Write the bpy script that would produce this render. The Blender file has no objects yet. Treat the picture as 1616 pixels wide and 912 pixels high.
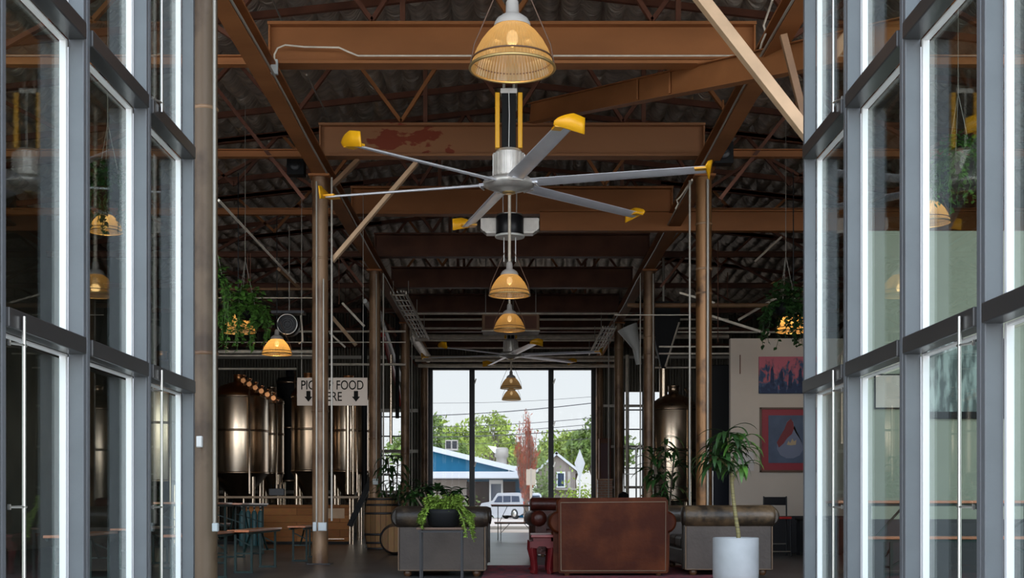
import bpy, math, random
import numpy as np
from mathutils import Vector, Matrix, noise
random.seed(7)
PI = math.pi
S = bpy.context.scene
COL = S.collection
F, EYE, CX, HY = 2000.0, 0.82, 808.0, 800.0

def W(x, y, Y):
    """point at distance Y that the photo shows at pixel x, y"""
    return Vector(((x - CX) * Y / F, Y, EYE + (HY - y) * Y / F))

# ------------------------------------------------------------------ materials
MATS = {}
def mat(name, col, rough=0.6, metal=0.0, var=0.0, vscale=4.0, bump=0.0, bscale=20.0, col2=None, stretch=(1, 1, 1), spec=0.5, thr=None, coat=0.0):
    if name in MATS: return MATS[name]
    m = bpy.data.materials.new(name); m.use_nodes = True
    nt = m.node_tree; b = nt.nodes['Principled BSDF']
    b.inputs['Roughness'].default_value = rough
    b.inputs['Metallic'].default_value = metal
    b.inputs['Specular IOR Level'].default_value = spec
    if coat: b.inputs['Coat Weight'].default_value = coat
    c = (*col, 1)
    b.inputs['Base Color'].default_value = c
    tc = nt.nodes.new('ShaderNodeTexCoord'); mp = nt.nodes.new('ShaderNodeMapping')
    mp.inputs['Scale'].default_value = stretch
    nt.links.new(tc.outputs['Object'], mp.inputs['Vector'])
    if var or col2:
        n = nt.nodes.new('ShaderNodeTexNoise'); n.inputs['Scale'].default_value = vscale; n.inputs['Detail'].default_value = 6
        nt.links.new(mp.outputs[0], n.inputs['Vector'])
        r = nt.nodes.new('ShaderNodeValToRGB')
        lo, hi = thr or (0.35, 0.65)
        r.color_ramp.elements[0].position = lo; r.color_ramp.elements[1].position = hi
        if col2 is None:
            r.color_ramp.elements[0].color = (*[v * (1 - var) for v in col], 1)
            r.color_ramp.elements[1].color = (*[min(1, v * (1 + var)) for v in col], 1)
        else:
            r.color_ramp.elements[0].color = c; r.color_ramp.elements[1].color = (*col2, 1)
        nt.links.new(n.outputs['Fac'], r.inputs['Fac']); nt.links.new(r.outputs['Color'], b.inputs['Base Color'])
    if bump:
        n2 = nt.nodes.new('ShaderNodeTexNoise'); n2.inputs['Scale'].default_value = bscale; n2.inputs['Detail'].default_value = 5
        nt.links.new(mp.outputs[0], n2.inputs['Vector'])
        bp = nt.nodes.new('ShaderNodeBump'); bp.inputs['Strength'].default_value = bump; bp.inputs['Distance'].default_value = 0.02
        nt.links.new(n2.outputs['Fac'], bp.inputs['Height']); nt.links.new(bp.outputs[0], b.inputs['Normal'])
    MATS[name] = m
    return m

def glass_mat(name, tint, f0=0.04, boost=1.0):
    m = bpy.data.materials.new(name); m.use_nodes = True
    nt = m.node_tree; nt.nodes.clear(); N = nt.nodes.new; L = nt.links.new
    out = N('ShaderNodeOutputMaterial'); mix = N('ShaderNodeMixShader'); tr = N('ShaderNodeBsdfTransparent'); gl = N('ShaderNodeBsdfGlossy')
    tr.inputs[0].default_value = (*tint, 1); gl.inputs['Roughness'].default_value = 0.0
    geo = N('ShaderNodeNewGeometry'); dot = N('ShaderNodeVectorMath'); dot.operation = 'DOT_PRODUCT'
    L(geo.outputs['Normal'], dot.inputs[0]); L(geo.outputs['Incoming'], dot.inputs[1])
    ab = N('ShaderNodeMath'); ab.operation = 'ABSOLUTE'; L(dot.outputs['Value'], ab.inputs[0])
    om = N('ShaderNodeMath'); om.operation = 'SUBTRACT'; om.inputs[0].default_value = 1; L(ab.outputs[0], om.inputs[1])
    pw = N('ShaderNodeMath'); pw.operation = 'POWER'; L(om.outputs[0], pw.inputs[0]); pw.inputs[1].default_value = 5
    ml = N('ShaderNodeMath'); ml.operation = 'MULTIPLY_ADD'; L(pw.outputs[0], ml.inputs[0]); ml.inputs[1].default_value = (1 - f0) * boost; ml.inputs[2].default_value = f0
    L(ml.outputs[0], mix.inputs[0]); L(tr.outputs[0], mix.inputs[1]); L(gl.outputs[0], mix.inputs[2]); L(mix.outputs[0], out.inputs[0])
    MATS[name] = m
    return m

def shade_mat(name, col):
    """ribbed prismatic glass lamp shade"""
    m = bpy.data.materials.new(name); m.use_nodes = True
    nt = m.node_tree; nt.nodes.clear(); N = nt.nodes.new; L = nt.links.new
    out = N('ShaderNodeOutputMaterial'); a = N('ShaderNodeAddShader'); mix = N('ShaderNodeMixShader'); m2 = N('ShaderNodeMixShader')
    tl = N('ShaderNodeBsdfTranslucent'); tl.inputs[0].default_value = (*col, 1)
    df = N('ShaderNodeBsdfDiffuse'); df.inputs[0].default_value = (col[0] * .8, col[1] * .8, col[2] * .9, 1)
    gl = N('ShaderNodeBsdfGlossy'); gl.inputs['Roughness'].default_value = .18; gl.inputs[0].default_value = (.9, .85, .75, 1)
    tp = N('ShaderNodeBsdfTransparent'); tp.inputs[0].default_value = (.85, .75, .6, 1); m3 = N('ShaderNodeMixShader'); m3.inputs[0].default_value = .2
    mix.inputs[0].default_value = .45; L(tl.outputs[0], mix.inputs[1]); L(df.outputs[0], mix.inputs[2])
    m2.inputs[0].default_value = .22; L(mix.outputs[0], m2.inputs[1]); L(gl.outputs[0], m2.inputs[2]); L(m2.outputs[0], m3.inputs[1]); L(tp.outputs[0], m3.inputs[2]); L(m3.outputs[0], out.inputs[0])
    MATS[name] = m
    return m

def emit_mat(name, col, s):
    m = bpy.data.materials.new(name); m.use_nodes = True
    b = m.node_tree.nodes['Principled BSDF']; b.inputs['Base Color'].default_value = (*col, 1)
    b.inputs['Emission Color'].default_value = (*col, 1); b.inputs['Emission Strength'].default_value = s
    return m

def plank_mat(name, c1, c2, width=0.14, axis='z', rough=.6):
    """boards: brick texture used as long planks"""
    m = bpy.data.materials.new(name); m.use_nodes = True
    nt = m.node_tree; b = nt.nodes['Principled BSDF']; b.inputs['Roughness'].default_value = rough; b.inputs['Specular IOR Level'].default_value = .12
    N = nt.nodes.new; L = nt.links.new
    tc = N('ShaderNodeTexCoord'); sp = N('ShaderNodeSeparateXYZ'); cb = N('ShaderNodeCombineXYZ')
    L(tc.outputs['Object'], sp.inputs[0])
    u, v = {'z': ('X', 'Z'), 'x': ('Z', 'X'), 'y': ('X', 'Y')}[axis]
    L(sp.outputs[u], cb.inputs[0]); L(sp.outputs[v], cb.inputs[1])
    br = N('ShaderNodeTexBrick'); L(cb.outputs[0], br.inputs['Vector'])
    br.inputs['Color1'].default_value = (*c1, 1); br.inputs['Color2'].default_value = (*c2, 1); br.inputs['Mortar'].default_value = (c1[0]*.25, c1[1]*.25, c1[2]*.25, 1)
    br.inputs['Scale'].default_value = 1; br.inputs['Brick Width'].default_value = 1.9; br.inputs['Row Height'].default_value = width; br.inputs['Mortar Size'].default_value = .004
    n = N('ShaderNodeTexNoise'); n.inputs['Scale'].default_value = 9; n.inputs['Detail'].default_value = 8
    mp = N('ShaderNodeMapping'); mp.inputs['Scale'].default_value = (1, 9, 1); L(cb.outputs[0], mp.inputs[0]); L(mp.outputs[0], n.inputs['Vector'])
    mx = N('ShaderNodeMix'); mx.data_type = 'RGBA'; mx.blend_type = 'MULTIPLY'; mx.inputs[0].default_value = .7
    L(br.outputs['Color'], mx.inputs[6]); L(n.outputs['Color'], mx.inputs[7]); 
    mx2 = N('ShaderNodeMix'); mx2.data_type = 'RGBA'; mx2.blend_type = 'ADD'; mx2.inputs[0].default_value = .35
    L(mx.outputs[2], mx2.inputs[6]); L(br.outputs['Color'], mx2.inputs[7]); L(mx2.outputs[2], b.inputs['Base Color'])
    MATS[name] = m
    return m

M = {}
M['frame'] = mat('grey_frame_paint', (.125, .13, .142), .38, .0, .06, 3, .03, 60)
M['rail'] = mat('dark_rail', (.038, .036, .036), .3, .0, .06, 3)  # horizontal door rails, darker than the grey stiles
M['frame_dark'] = mat('dark_gasket', (.012, .012, .014), .5)
M['sash'] = mat('pale_sash', (.82, .80, .80), .35)
M['door_glass'] = glass_mat('door_glass', (.90, .96, .93), .04)
M['clear_glass'] = glass_mat('clear_glass', (.985, .99, .99), .006, .3)
M['bolt'] = mat('brushed_steel', (.72, .70, .67), .3, 1.0)
M['conduit'] = mat('galvanised_conduit', (.36, .33, .29), .4, .35)
M['pipe_white'] = mat('painted_pipe', (.68, .60, .50), .5, .2, .15, 6)
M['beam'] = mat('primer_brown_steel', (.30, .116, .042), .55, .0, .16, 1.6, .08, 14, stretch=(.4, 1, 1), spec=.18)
M['beam_rust'] = mat('rust_patched_steel', (.32, .14, .062), .55, .0, 0, 2.3, .1, 14, col2=(.22, .04, .016), stretch=(.6, 1, 1.4), thr=(.56, .6), spec=.3)
def _patch(m):
    """one long rust patch left of the middle of the beam"""
    nt = m.node_tree; L = nt.links.new; N = nt.nodes.new
    ramp = [n for n in nt.nodes if n.type == 'VALTORGB'][0]; noi = ramp.inputs['Fac'].links[0].from_node
    tc = [n for n in nt.nodes if n.type == 'TEX_COORD'][0]; noi.inputs['Scale'].default_value = 5
    vd = N('ShaderNodeVectorMath'); vd.operation = 'MULTIPLY_ADD'; vd.inputs[1].default_value = (1.5, 0, 5.0); vd.inputs[2].default_value = (1.55 * 1.5, 0, -.25 * 5.0)
    L(tc.outputs['Object'], vd.inputs[0]); ln = N('ShaderNodeVectorMath'); ln.operation = 'LENGTH'; L(vd.outputs[0], ln.inputs[0])
    ma = N('ShaderNodeMath'); ma.operation = 'MULTIPLY_ADD'; ma.inputs[1].default_value = -.22; L(ln.outputs['Value'], ma.inputs[0]); ad = N('ShaderNodeMath'); ad.operation = 'ADD'; ad.inputs[1].default_value = .22
    L(noi.outputs['Fac'], ma.inputs[2]); L(ma.outputs[0], ad.inputs[0]); L(ad.outputs[0], ramp.inputs['Fac'])
_patch(M['beam_rust'])
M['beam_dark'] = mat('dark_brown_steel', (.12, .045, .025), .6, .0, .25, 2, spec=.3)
M['web'] = mat('truss_brown', (.13, .046, .026), .6, .0, .25, 3, spec=.3)
M['column_dark'] = mat('weathered_dark_column', (.13, .085, .05), .5, .1, 0, 2.2, .15, 16, col2=(.06, .035, .02), stretch=(1, 1, .7), thr=(.5, .62))
M['column'] = mat('worn_column', (.28, .165, .09), .42, .15, 0, 2.2, .15, 16, col2=(.08, .034, .016), stretch=(1, 1, .7), thr=(.45, .66))
M['column_rust'] = mat('rusty_column', (.26, .125, .048), .35, .4, 0, 2.6, .15, 14, col2=(.05, .022, .012), stretch=(1, 1, .8), thr=(.52, .64))
M['timber'] = mat('pale_timber', (.60, .39, .235), .6, .0, .12, 3, .05, 20, stretch=(1, 1, 1))
M['timber_brown'] = mat('brown_timber', (.22, .115, .055), .6, .0, .15, 3)
M['ins'] = mat('black_insulation', (.52, .45, .38), .36, .55, .25, 1.2, .9, 3.0, stretch=(1, 6, 1), spec=.5)
[n for n in M['ins'].node_tree.nodes if n.type == 'BUMP'][0].inputs['Distance'].default_value = .07
M['floor'] = mat('stained_concrete', (.046, .047, .05), .3, 0, .45, .9, .12, 5, stretch=(1, 1, 1))
M['apron'] = mat('pale_concrete', (.66, .60, .53), .8, 0, .08, .6)
M['asphalt'] = mat('asphalt', (.50, .44, .40), .9, 0, .1, .4)
M['metalwall'] = mat('corrugated_metal', (.11, .098, .078), .5, .4, .2, 1.2)
M['cream'] = mat('cream_plaster', (.55, .47, .40), .7, 0, .03, 2)
M['skirt'] = mat('black_wainscot', (.014, .014, .018), .5)
M['black'] = mat('matt_black', (.009, .009, .010), .6, spec=.2)
M['blackmetal'] = mat('black_steel', (.022, .022, .025), .35, .5)
M['darkglass'] = mat('dark_plastic', (.01, .011, .018), .4, spec=.2)
M['yellow'] = mat('yellow_plastic', (.88, .42, .008), .35)
M['alu'] = mat('fan_aluminium', (.82, .82, .88), .32, .35, .06, 3)
M['alu2'] = mat('cast_aluminium', (.66, .62, .58), .35, .5, .1, 8)
M['lampcap'] = mat('lamp_cap_enamel', (.5, .46, .43), .4)
M['shade'] = shade_mat('prismatic_glass', (.82, .54, .21))
M['rim'] = mat('brass_rim', (.62, .42, .18), .3, .7)
M['bulb'] = emit_mat('lamp_bulb', (1, .86, .62), 1.6)
M['leafdark'] = mat('dark_leaf', (.022, .062, .014), .45, 0, .35, 8, spec=.5)
M['leaf'] = mat('mid_leaf', (.075, .18, .028), .45, 0, .35, 8, spec=.5)
M['leaflime'] = mat('lime_leaf', (.19, .29, .04), .55, 0, .3, 8)
M['stem'] = mat('ringed_stem', (.30, .26, .10), .6, 0, 0, 2, .2, 10, col2=(.12, .09, .04), stretch=(.2, .2, 22))
M['soil'] = mat('soil', (.03, .02, .015), .95)
M['planter'] = mat('white_planter', (.41, .42, .43), .5, 0, .06, 5, .05, 25)
M['terracotta'] = mat('terracotta', (.33, .15, .08), .7)
M['lea_dark'] = mat('black_brown_leather', (.022, .016, .012), .36, 0, 0, 5, .25, 30, col2=(.075, .05, .03), thr=(.5, .72), spec=.35)
M['lea_panel'] = mat('sky_sheen_leather', (.064, .048, .040), .5, 0, .18, 3, .2, 24, spec=.35)  # same leather, with the sky's grey reflection put into the panel colour
M['lea_worn'] = mat('worn_tan_leather', (.03, .021, .014), .34, 0, 0, 6, .25, 26, col2=(.15, .095, .05), thr=(.42, .7), spec=.4)
M['lea_brown'] = mat('cognac_leather', (.046, .009, .003), .5, 0, 0, 2.6, .2, 26, col2=(.12, .030, .009), thr=(.42, .78), spec=.12)
M['lea_red'] = mat('oxblood_leather', (.055, .011, .007), .34, 0, .35, 4, .25, 26, spec=.35)
M['piping'] = mat('leather_piping', (.16, .10, .06), .5)
M['wood_foot'] = mat('dark_turned_wood', (.10, .045, .02), .35)
M['redlac'] = mat('red_lacquer', (.13, .010, .012), .4, 0, .2, 6, spec=.3)
M['redtop'] = mat('worn_red_top', (.26, .045, .045), .3, 0, .2, 6)
M['rug'] = mat('crimson_rug', (.26, .035, .05), .95, 0, 0, 9, .2, 90, col2=(.10, .03, .045), thr=(.45, .55))
M['benchtop'] = mat('orange_varnished_board', (.36, .10, .028), .3, 0, .2, 3, stretch=(6, .6, 1), coat=.4)
M['greensteel'] = mat('dark_green_steel', (.006, .02, .018), .5, spec=.25)
M['bar_front'] = plank_mat('reclaimed_bar_boards', (.40, .165, .055), (.26, .10, .032), .16, 'z')
M['bar_top'] = mat('pale_bar_top', (.36, .24, .14), .4, 0, .15, 3)
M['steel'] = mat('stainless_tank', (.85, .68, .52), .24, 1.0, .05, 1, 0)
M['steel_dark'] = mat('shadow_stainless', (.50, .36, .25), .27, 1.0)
M['copper'] = mat('copper_dome', (.55, .24, .10), .3, 1.0, .1, 3)
M['barrel'] = plank_mat('oak_staves', (.23, .125, .055), (.14, .075, .035), .1, 'x')
M['hoop'] = mat('barrel_hoop', (.035, .033, .035), .5, .6)
M['sign'] = mat('beige_sign', (.50, .40, .33), .6)
M['signblack'] = mat('sign_black', (.008, .007, .006), .8, spec=.1)
M['teal'] = mat('teal_plastic', (.03, .09, .10), .5)
M['redframe'] = mat('crimson_mount', (.28, .022, .035), .5)
M['wood_frame'] = mat('brown_picture_frame', (.12, .06, .035), .4)
M['paint_blue'] = mat('slate_blue_canvas', (.08, .105, .165), .7, 0, .12, 4)
M['red'] = mat('red_paint', (.42, .02, .015), .4)
M['paper'] = mat('notice_paper', (.56, .52, .50), .7)
M['white'] = mat('white_paint', (.72, .72, .70), .45)
M['junction'] = mat('junction_box_grey', (.50, .53, .54), .5)
# outside
M['blue'] = mat('blue_siding', (.014, .10, .18), .6, 0, .05, 2, spec=.1)
M['roofwhite'] = mat('white_roof_membrane', (.52, .52, .54), .6)
M['brownwood'] = plank_mat('brown_cladding', (.025, .009, .006), (.016, .006, .005), .2, 'x')
M['beigewall'] = mat('beige_stucco', (.30, .26, .23), .7)
M['acbox'] = mat('weathered_cream_metal', (.36, .32, .28), .6, .2, .1, 3)
M['car'] = mat('silver_car_paint', (.50, .51, .54), .25, .3)
M['carglass'] = mat('tinted_car_glass', (.02, .035, .07), .08)
M['tyre'] = mat('tyre_rubber', (.02, .02, .02), .8)
M['taillight'] = mat('red_lens', (.55, .04, .03), .3)
M['bark'] = mat('bark', (.12, .09, .065), .9, 0, .3, 5, .4, 12)
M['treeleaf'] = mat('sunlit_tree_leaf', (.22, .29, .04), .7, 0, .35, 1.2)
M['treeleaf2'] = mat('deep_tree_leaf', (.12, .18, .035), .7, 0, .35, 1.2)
M['treered'] = mat('copper_foliage', (.34, .065, .025), .8, 0, .3, 3)
M['house'] = mat('taupe_siding', (.21, .17, .145), .7)
M['wire'] = mat('power_line', (.05, .05, .055), .6)
M['signback'] = mat('aluminium_sign_back', (.50, .50, .49), .5, .1)
M['signcream'] = mat('cream_sign_back', (.46, .37, .28), .5)

# ------------------------------------------------------------------ mesh builder
class MB:
    def __init__(s): s.v = []; s.f = []; s.sm = []
    def add(s, vs, fs, smooth=False):
        o = len(s.v); s.v += [tuple(v) for v in vs]; s.f += [tuple(i + o for i in f) for f in fs]; s.sm += [smooth] * len(fs); return s
    def box(s, c, d, rz=0, m=None):
        hx, hy, hz = d[0] / 2, d[1] / 2, d[2] / 2
        R = m or Matrix.Rotation(rz, 3, 'Z'); c = Vector(c)
        vs = [c + R @ Vector((x * hx, y * hy, z * hz)) for x in (-1, 1) for y in (-1, 1) for z in (-1, 1)]
        return s.add(vs, [(0, 1, 3, 2), (4, 6, 7, 5), (0, 4, 5, 1), (2, 3, 7, 6), (0, 2, 6, 4), (1, 5, 7, 3)])
    def bar(s, a, b, w, h, up=(0, 0, 1)):
        """rectangular bar from a to b: w across, h along up"""
        a = Vector(a); b = Vector(b); d = (b - a); L = d.length; y = d.normalized(); u = Vector(up)
        x = y.cross(u)
        if x.length < 1e-4: x = y.cross(Vector((0, 1, 0)))
        x.normalize(); z = x.cross(y)
        R = Matrix((x, y, z)).transposed()
        return s.box((a + b) / 2, (w, L, h), m=R)
    def ibeam(s, a, b, h, fw, t=.03, tw=.02, up=(0, 0, 1)):
        """I profile whose centre line runs from a to b"""
        a = Vector(a); b = Vector(b); y = (b - a).normalized(); u = Vector(up); x = y.cross(u).normalized(); z = x.cross(y)
        o = z * (h / 2 - t / 2)
        s.bar(a + o, b + o, fw, t, up); s.bar(a - o, b - o, fw, t, up); s.bar(a, b, tw, h - 2 * t, up); return s
    def tube(s, pts, r, n=8, cap=True, radii=None, closed=False):
        pts = [Vector(p) for p in pts]; N = len(pts); vs = []; prev = None
        for i, p in enumerate(pts):
            if closed: t = (pts[(i + 1) % N] - pts[i - 1])
            else: t = (pts[min(i + 1, N - 1)] - pts[max(i - 1, 0)])
            t.normalize()
            if prev is None:
                a = Vector((0, 0, 1)) if abs(t.z) < .9 else Vector((1, 0, 0)); x = t.cross(a).normalized()
            else:
                x = (prev - t * prev.dot(t))
                if x.length < 1e-5: x = t.cross(Vector((0, 0, 1)))
                x.normalize()
            prev = x; y = t.cross(x); rr = radii[i] if radii else r
            for k in range(n):
                an = 2 * PI * k / n; vs.append(p + x * (rr * math.cos(an)) + y * (rr * math.sin(an)))
        fs = []
        for i in range(N if closed else N - 1):
            j = (i + 1) % N
            for k in range(n):
                k2 = (k + 1) % n; fs.append((i * n + k, i * n + k2, j * n + k2, j * n + k))
        s.add(vs, fs, True)
        if cap and not closed:
            s.add([vs[k] for k in range(n)], [tuple(reversed(range(n)))]); s.add([vs[(N - 1) * n + k] for k in range(n)], [tuple(range(n))])
        return s
    def lathe(s, prof, c=(0, 0, 0), n=24, axis='z', smooth=True, ang=0, cap=True):
        """prof: list of (radius, height) along the axis"""
        vs = []
        for r, h in prof:
            for k in range(n):
                a = ang + 2 * PI * k / n; x, y = r * math.cos(a), r * math.sin(a)
                p = (x, y, h) if axis == 'z' else ((h, x, y) if axis == 'x' else (y, h, x))
                vs.append((p[0] + c[0], p[1] + c[1], p[2] + c[2]))
        fs = []
        for i in range(len(prof) - 1):
            for k in range(n):
                k2 = (k + 1) % n; fs.append((i * n + k, i * n + k2, (i + 1) * n + k2, (i + 1) * n + k))
        s.add(vs, fs, smooth)
        if cap:
            if prof[0][0] > 1e-4: s.add(vs[:n], [tuple(reversed(range(n)))])
            if prof[-1][0] > 1e-4: s.add(vs[-n:], [tuple(range(n))])
        return s
    def prism(s, outline, axis, lo, hi):
        """outline 2-D polygon extruded along axis ('x','y','z') from lo to hi"""
        def P(p, h): return {'x': (h, p[0], p[1]), 'y': (p[0], h, p[1]), 'z': (p[0], p[1], h)}[axis]
        n = len(outline); vs = [P(p, lo) for p in outline] + [P(p, hi) for p in outline]
        fs = [tuple(range(n)), tuple(reversed(range(n, 2 * n)))] + [(i, (i + 1) % n, n + (i + 1) % n, n + i) for i in range(n)]
        return s.add(vs, fs)
    def ball(s, c, r, sc=(1, 1, 1), n=12):
        prof = [(max(1e-5, math.sin(PI * i / n)), -math.cos(PI * i / n)) for i in range(n + 1)]
        t = MB().lathe(prof, n=n * 2, cap=False)
        return s.add([(c[0] + v[0] * r * sc[0], c[1] + v[1] * r * sc[1], c[2] + v[2] * r * sc[2]) for v in t.v], t.f, True)
    def build(s, name, m, parent=None, bevel=0, world=False, loc=None):
        me = bpy.data.meshes.new(name)
        off = Vector((0, 0, 0))
        if world and parent is not None:
            off = parent.location.copy()
            if parent.parent: off += parent.parent.location
        if loc is not None: off = Vector(loc)
        me.from_pydata([tuple(Vector(v) - off) for v in s.v], [], s.f)
        me.validate()
        me.update()
        if len(me.polygons) == len(s.sm): me.polygons.foreach_set('use_smooth', s.sm)
        o = bpy.data.objects.new(name, me); COL.objects.link(o)
        if m: me.materials.append(M[m] if isinstance(m, str) else m)
        if loc is not None: o.location = loc
        if parent: o.parent = parent
        if bevel:
            b = o.modifiers.new('Bevel', 'BEVEL'); b.width = bevel; b.segments = 2; b.limit_method = 'ANGLE'; b.angle_limit = .6
        # outward normals
        return o

def tag(o, label=None, cat=None, group=None, kind=None):
    if label: o['label'] = label
    if cat: o['category'] = cat
    if group: o['group'] = group
    if kind: o['kind'] = kind
    return o
def thing(name, label, cat, loc=(0, 0, 0), rz=0, group=None, kind=None):
    o = bpy.data.objects.new(name, None); COL.objects.link(o); o.empty_display_size = .1
    o.location = loc; o.rotation_euler = (0, 0, rz)
    return tag(o, label, cat, group, kind)
def structure(o, label=None): o['kind'] = 'structure'; return tag(o, label)
def kids(o): return [c for c in bpy.data.objects if c.parent == o]
def copy_tree(o, parent=None):
    c = o.copy(); COL.objects.link(c); c.parent = parent
    for ch in kids(o): copy_tree(ch, c)
    return c
def one(name, mb, m, label, cat, loc, group=None, bevel=0, kind=None):
    """a thing that is one mesh, vertices in world space, origin at loc"""
    o = mb.build(name, m, None, bevel, loc=loc)
    return tag(o, label, cat, group, kind)

# ------------------------------------------------------------------ camera, world, sun
cam = bpy.data.cameras.new('camera'); co = bpy.data.objects.new('camera', cam); COL.objects.link(co)
co.location = (0, 0, EYE); co.rotation_euler = (PI / 2, 0, 0)
cam.sensor_width = 36; cam.lens = F / 1616 * 36; cam.shift_x = 0.0; cam.shift_y = (HY - 456) / 1616
cam.clip_end = 600
S.camera = co
w = bpy.data.worlds.new('world'); S.world = w; w.use_nodes = True
wn = w.node_tree; bg = wn.nodes['Background']
tcw = wn.nodes.new('ShaderNodeTexCoord'); spw = wn.nodes.new('ShaderNodeSeparateXYZ'); rw = wn.nodes.new('ShaderNodeValToRGB')
wn.links.new(tcw.outputs['Generated'], spw.inputs[0]); wn.links.new(spw.outputs['Z'], rw.inputs[0])
rw.color_ramp.elements[0].position = 0.0; rw.color_ramp.elements[0].color = (.90, .93, .93, 1)
rw.color_ramp.elements[1].position = .5; rw.color_ramp.elements[1].color = (.66, .80, 1.0, 1)
wn.links.new(rw.outputs[0], bg.inputs[0])
# hazy sky, brighter on the side behind the viewer
mr = wn.nodes.new('ShaderNodeMapRange'); mr.inputs['From Min'].default_value = -1; mr.inputs['From Max'].default_value = 1
wn.links.new(spw.outputs['Y'], mr.inputs['Value']); fr_ = wn.nodes.new('ShaderNodeValToRGB'); wn.links.new(mr.outputs[0], fr_.inputs[0])
el = fr_.color_ramp.elements; el[0].position = .10; el[0].color = (1, 1, 1, 1); el[1].position = .95; el[1].color = (.25, .25, .25, 1)
for p_, v_ in ((.32, .42), (.5, .15), (.75, .2)):
    e_ = el.new(p_); e_.color = (v_, v_, v_, 1)
mu = wn.nodes.new('ShaderNodeMath'); mu.operation = 'MULTIPLY'; mu.inputs[1].default_value = 4.0
wn.links.new(fr_.outputs[0], mu.inputs[0]); wn.links.new(mu.outputs[0], bg.inputs[1])
sun = bpy.data.lights.new('sun', 'SUN'); sun.energy = 2.8; sun.angle = .01; sun.color = (1, .95, .86)
so = bpy.data.objects.new('sun', sun); COL.objects.link(so)
so.rotation_euler = Vector((-.55, .45, .75)).to_track_quat('Z', 'Y').to_euler(); so.location = (-20, 30, 30)
S.view_settings.view_transform = 'Standard'; S.view_settings.look = 'None'; S.view_settings.gamma = 1; S.view_settings.exposure = 0.0
S.view_settings.use_curve_mapping = False

# ------------------------------------------------------------------ shell
X0, X1, YF, YB, YR = -9.5, 9.5, 11.35, 40.5, 40.5
structure(MB().box((0, (YF + YB) / 2 - .1, -.1), (19.4, YB - YF + .2, .2)).build('floor', 'floor'))
structure(MB().box((0, -20, -.16), (60, 62.4, .3)).build('floor_apron', 'apron'), 'pale concrete apron before the building')
structure(MB().box((0, 76, -.14), (90, 70.8, .28)).build('floor_street', 'asphalt'), 'sunlit pale street pavement beyond the far opening')

def roofz(x): return 8.0 - .11 * abs(x)
def make_ceiling():
    xs = np.arange(-9.5, 9.51, .046); ys = np.arange(11.3, 40.6, .075)
    vs = []; 
    for y in ys:
        sagy = abs(math.sin(PI * (y / 1.83)))
        for x in xs:
            ph = x / .30 + .22 * math.sin(y * .6 + .3 * x)
            fr = ph - math.floor(ph); cell = math.floor(ph)
            bul = math.sqrt(max(0, 1 - (2 * fr - 1) ** 2))
            sz = noise.noise((cell * 3.1, y * .45, 0))
            wr = noise.noise((x * 1.6 + cell * 5, y * 5.0, 2)) * .035
            big = noise.noise((x * .35, y * .3, 9)) * .12
            z = roofz(x) - .21 * bul * (1 + .6 * sz) * (.5 + .5 * sagy ** .5) - wr * 1.5 * (0.2 + bul) + big - .05
            vs.append((x, y, z))
    nx = len(xs); fs = []
    for j in range(len(ys) - 1):
        for i in range(nx - 1):
            a = j * nx + i; fs.append((a, a + nx, a + nx + 1, a + 1))
    mb = MB(); mb.add(vs, fs, True)
    return structure(mb.build('ceiling', 'ins'), 'crinkled black foil insulation in long bulging rolls under the roof')
make_ceiling()
mb = MB(); mb.prism([(-10, 7.3), (0, 8.45), (10, 7.3), (10, 7.45), (0, 8.6), (-10, 7.45)], 'y', 7.6, 41.2)  # front overhang, out of view, extended to keep the sun off the doors
structure(mb.build('ceiling_roof_deck', 'metalwall'))

def corrugated(mb, x0, x1, z0, z1, y, pitch=.18, d=.03, axis='x'):
    n = max(2, int(round((x1 - x0) / pitch * 4))); pts = []
    prof = [0, 0, d, d]
    front = []
    for i in range(n + 1):
        x = x0 + (x1 - x0) * i / n; front.append((x, y - prof[i % 4]))
    out = front + [(x1, y + .06), (x0, y + .06)]
    if axis == 'x': mb.prism(out, 'z', z0, z1)
    else: mb.prism([(b, a) for a, b in out], 'z', z0, z1)
OPX, OPZ = 2.55, 5.22
mb = MB()
wins = [(-4.2, -3.5, 1.2, 3.85), (3.55, 4.2, .8, 4.5), (4.5, 5.35, 3.95, 4.5)]
segs = [(-9.5, -4.2, 0, 8), (-4.2, -3.5, 0, 1.2), (-4.2, -3.5, 3.85, 8), (-3.5, -OPX - .12, 0, 8), (-OPX - .12, OPX + .12, OPZ + .1, 8),
        (OPX + .12, 3.55, 0, 8), (3.55, 4.2, 0, .8), (3.55, 4.2, 4.5, 8), (4.2, 4.5, 0, 8), (4.5, 5.35, 0, 3.95), (4.5, 5.35, 4.5, 8), (5.35, 9.5, 0, 8)]
for a, b, c, d in segs: corrugated(mb, a, b, c, d, YB + .05)
structure(mb.build('wall_back', 'metalwall'), 'dark corrugated metal back wall around the wide opening')
mb = MB(); 
for y in np.arange(YF, YB, 5.83): corrugated(mb, y, y + 5.83, 0, 7.4, -9.45, axis='y')
structure(mb.build('wall_left', 'metalwall'))
mb = MB(); mb.box((9.5, (YF + YB) / 2, 3.6), (.1, YB - YF, 7.6))
structure(mb.build('wall_right', 'metalwall'))
mb = MB()
for z in (1.3, 2.6, 3.9, 5.6):
    mb.box((-6.2, YB - .03, z), (6.4, .08, .1)); mb.box((6.1, YB - .03, z + (.15 if z < 4.5 else 0)), (6.6, .08, .08))
structure(mb.build('trim_back_girts', 'conduit'))
# front wall above the opening and to its sides (outside the picture, keeps the roof closed)
mb = MB(); mb.box((0, 11.2, 7.0), (20, .2, 1.3))
structure(mb.build('wall_front_header', 'metalwall'))
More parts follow.
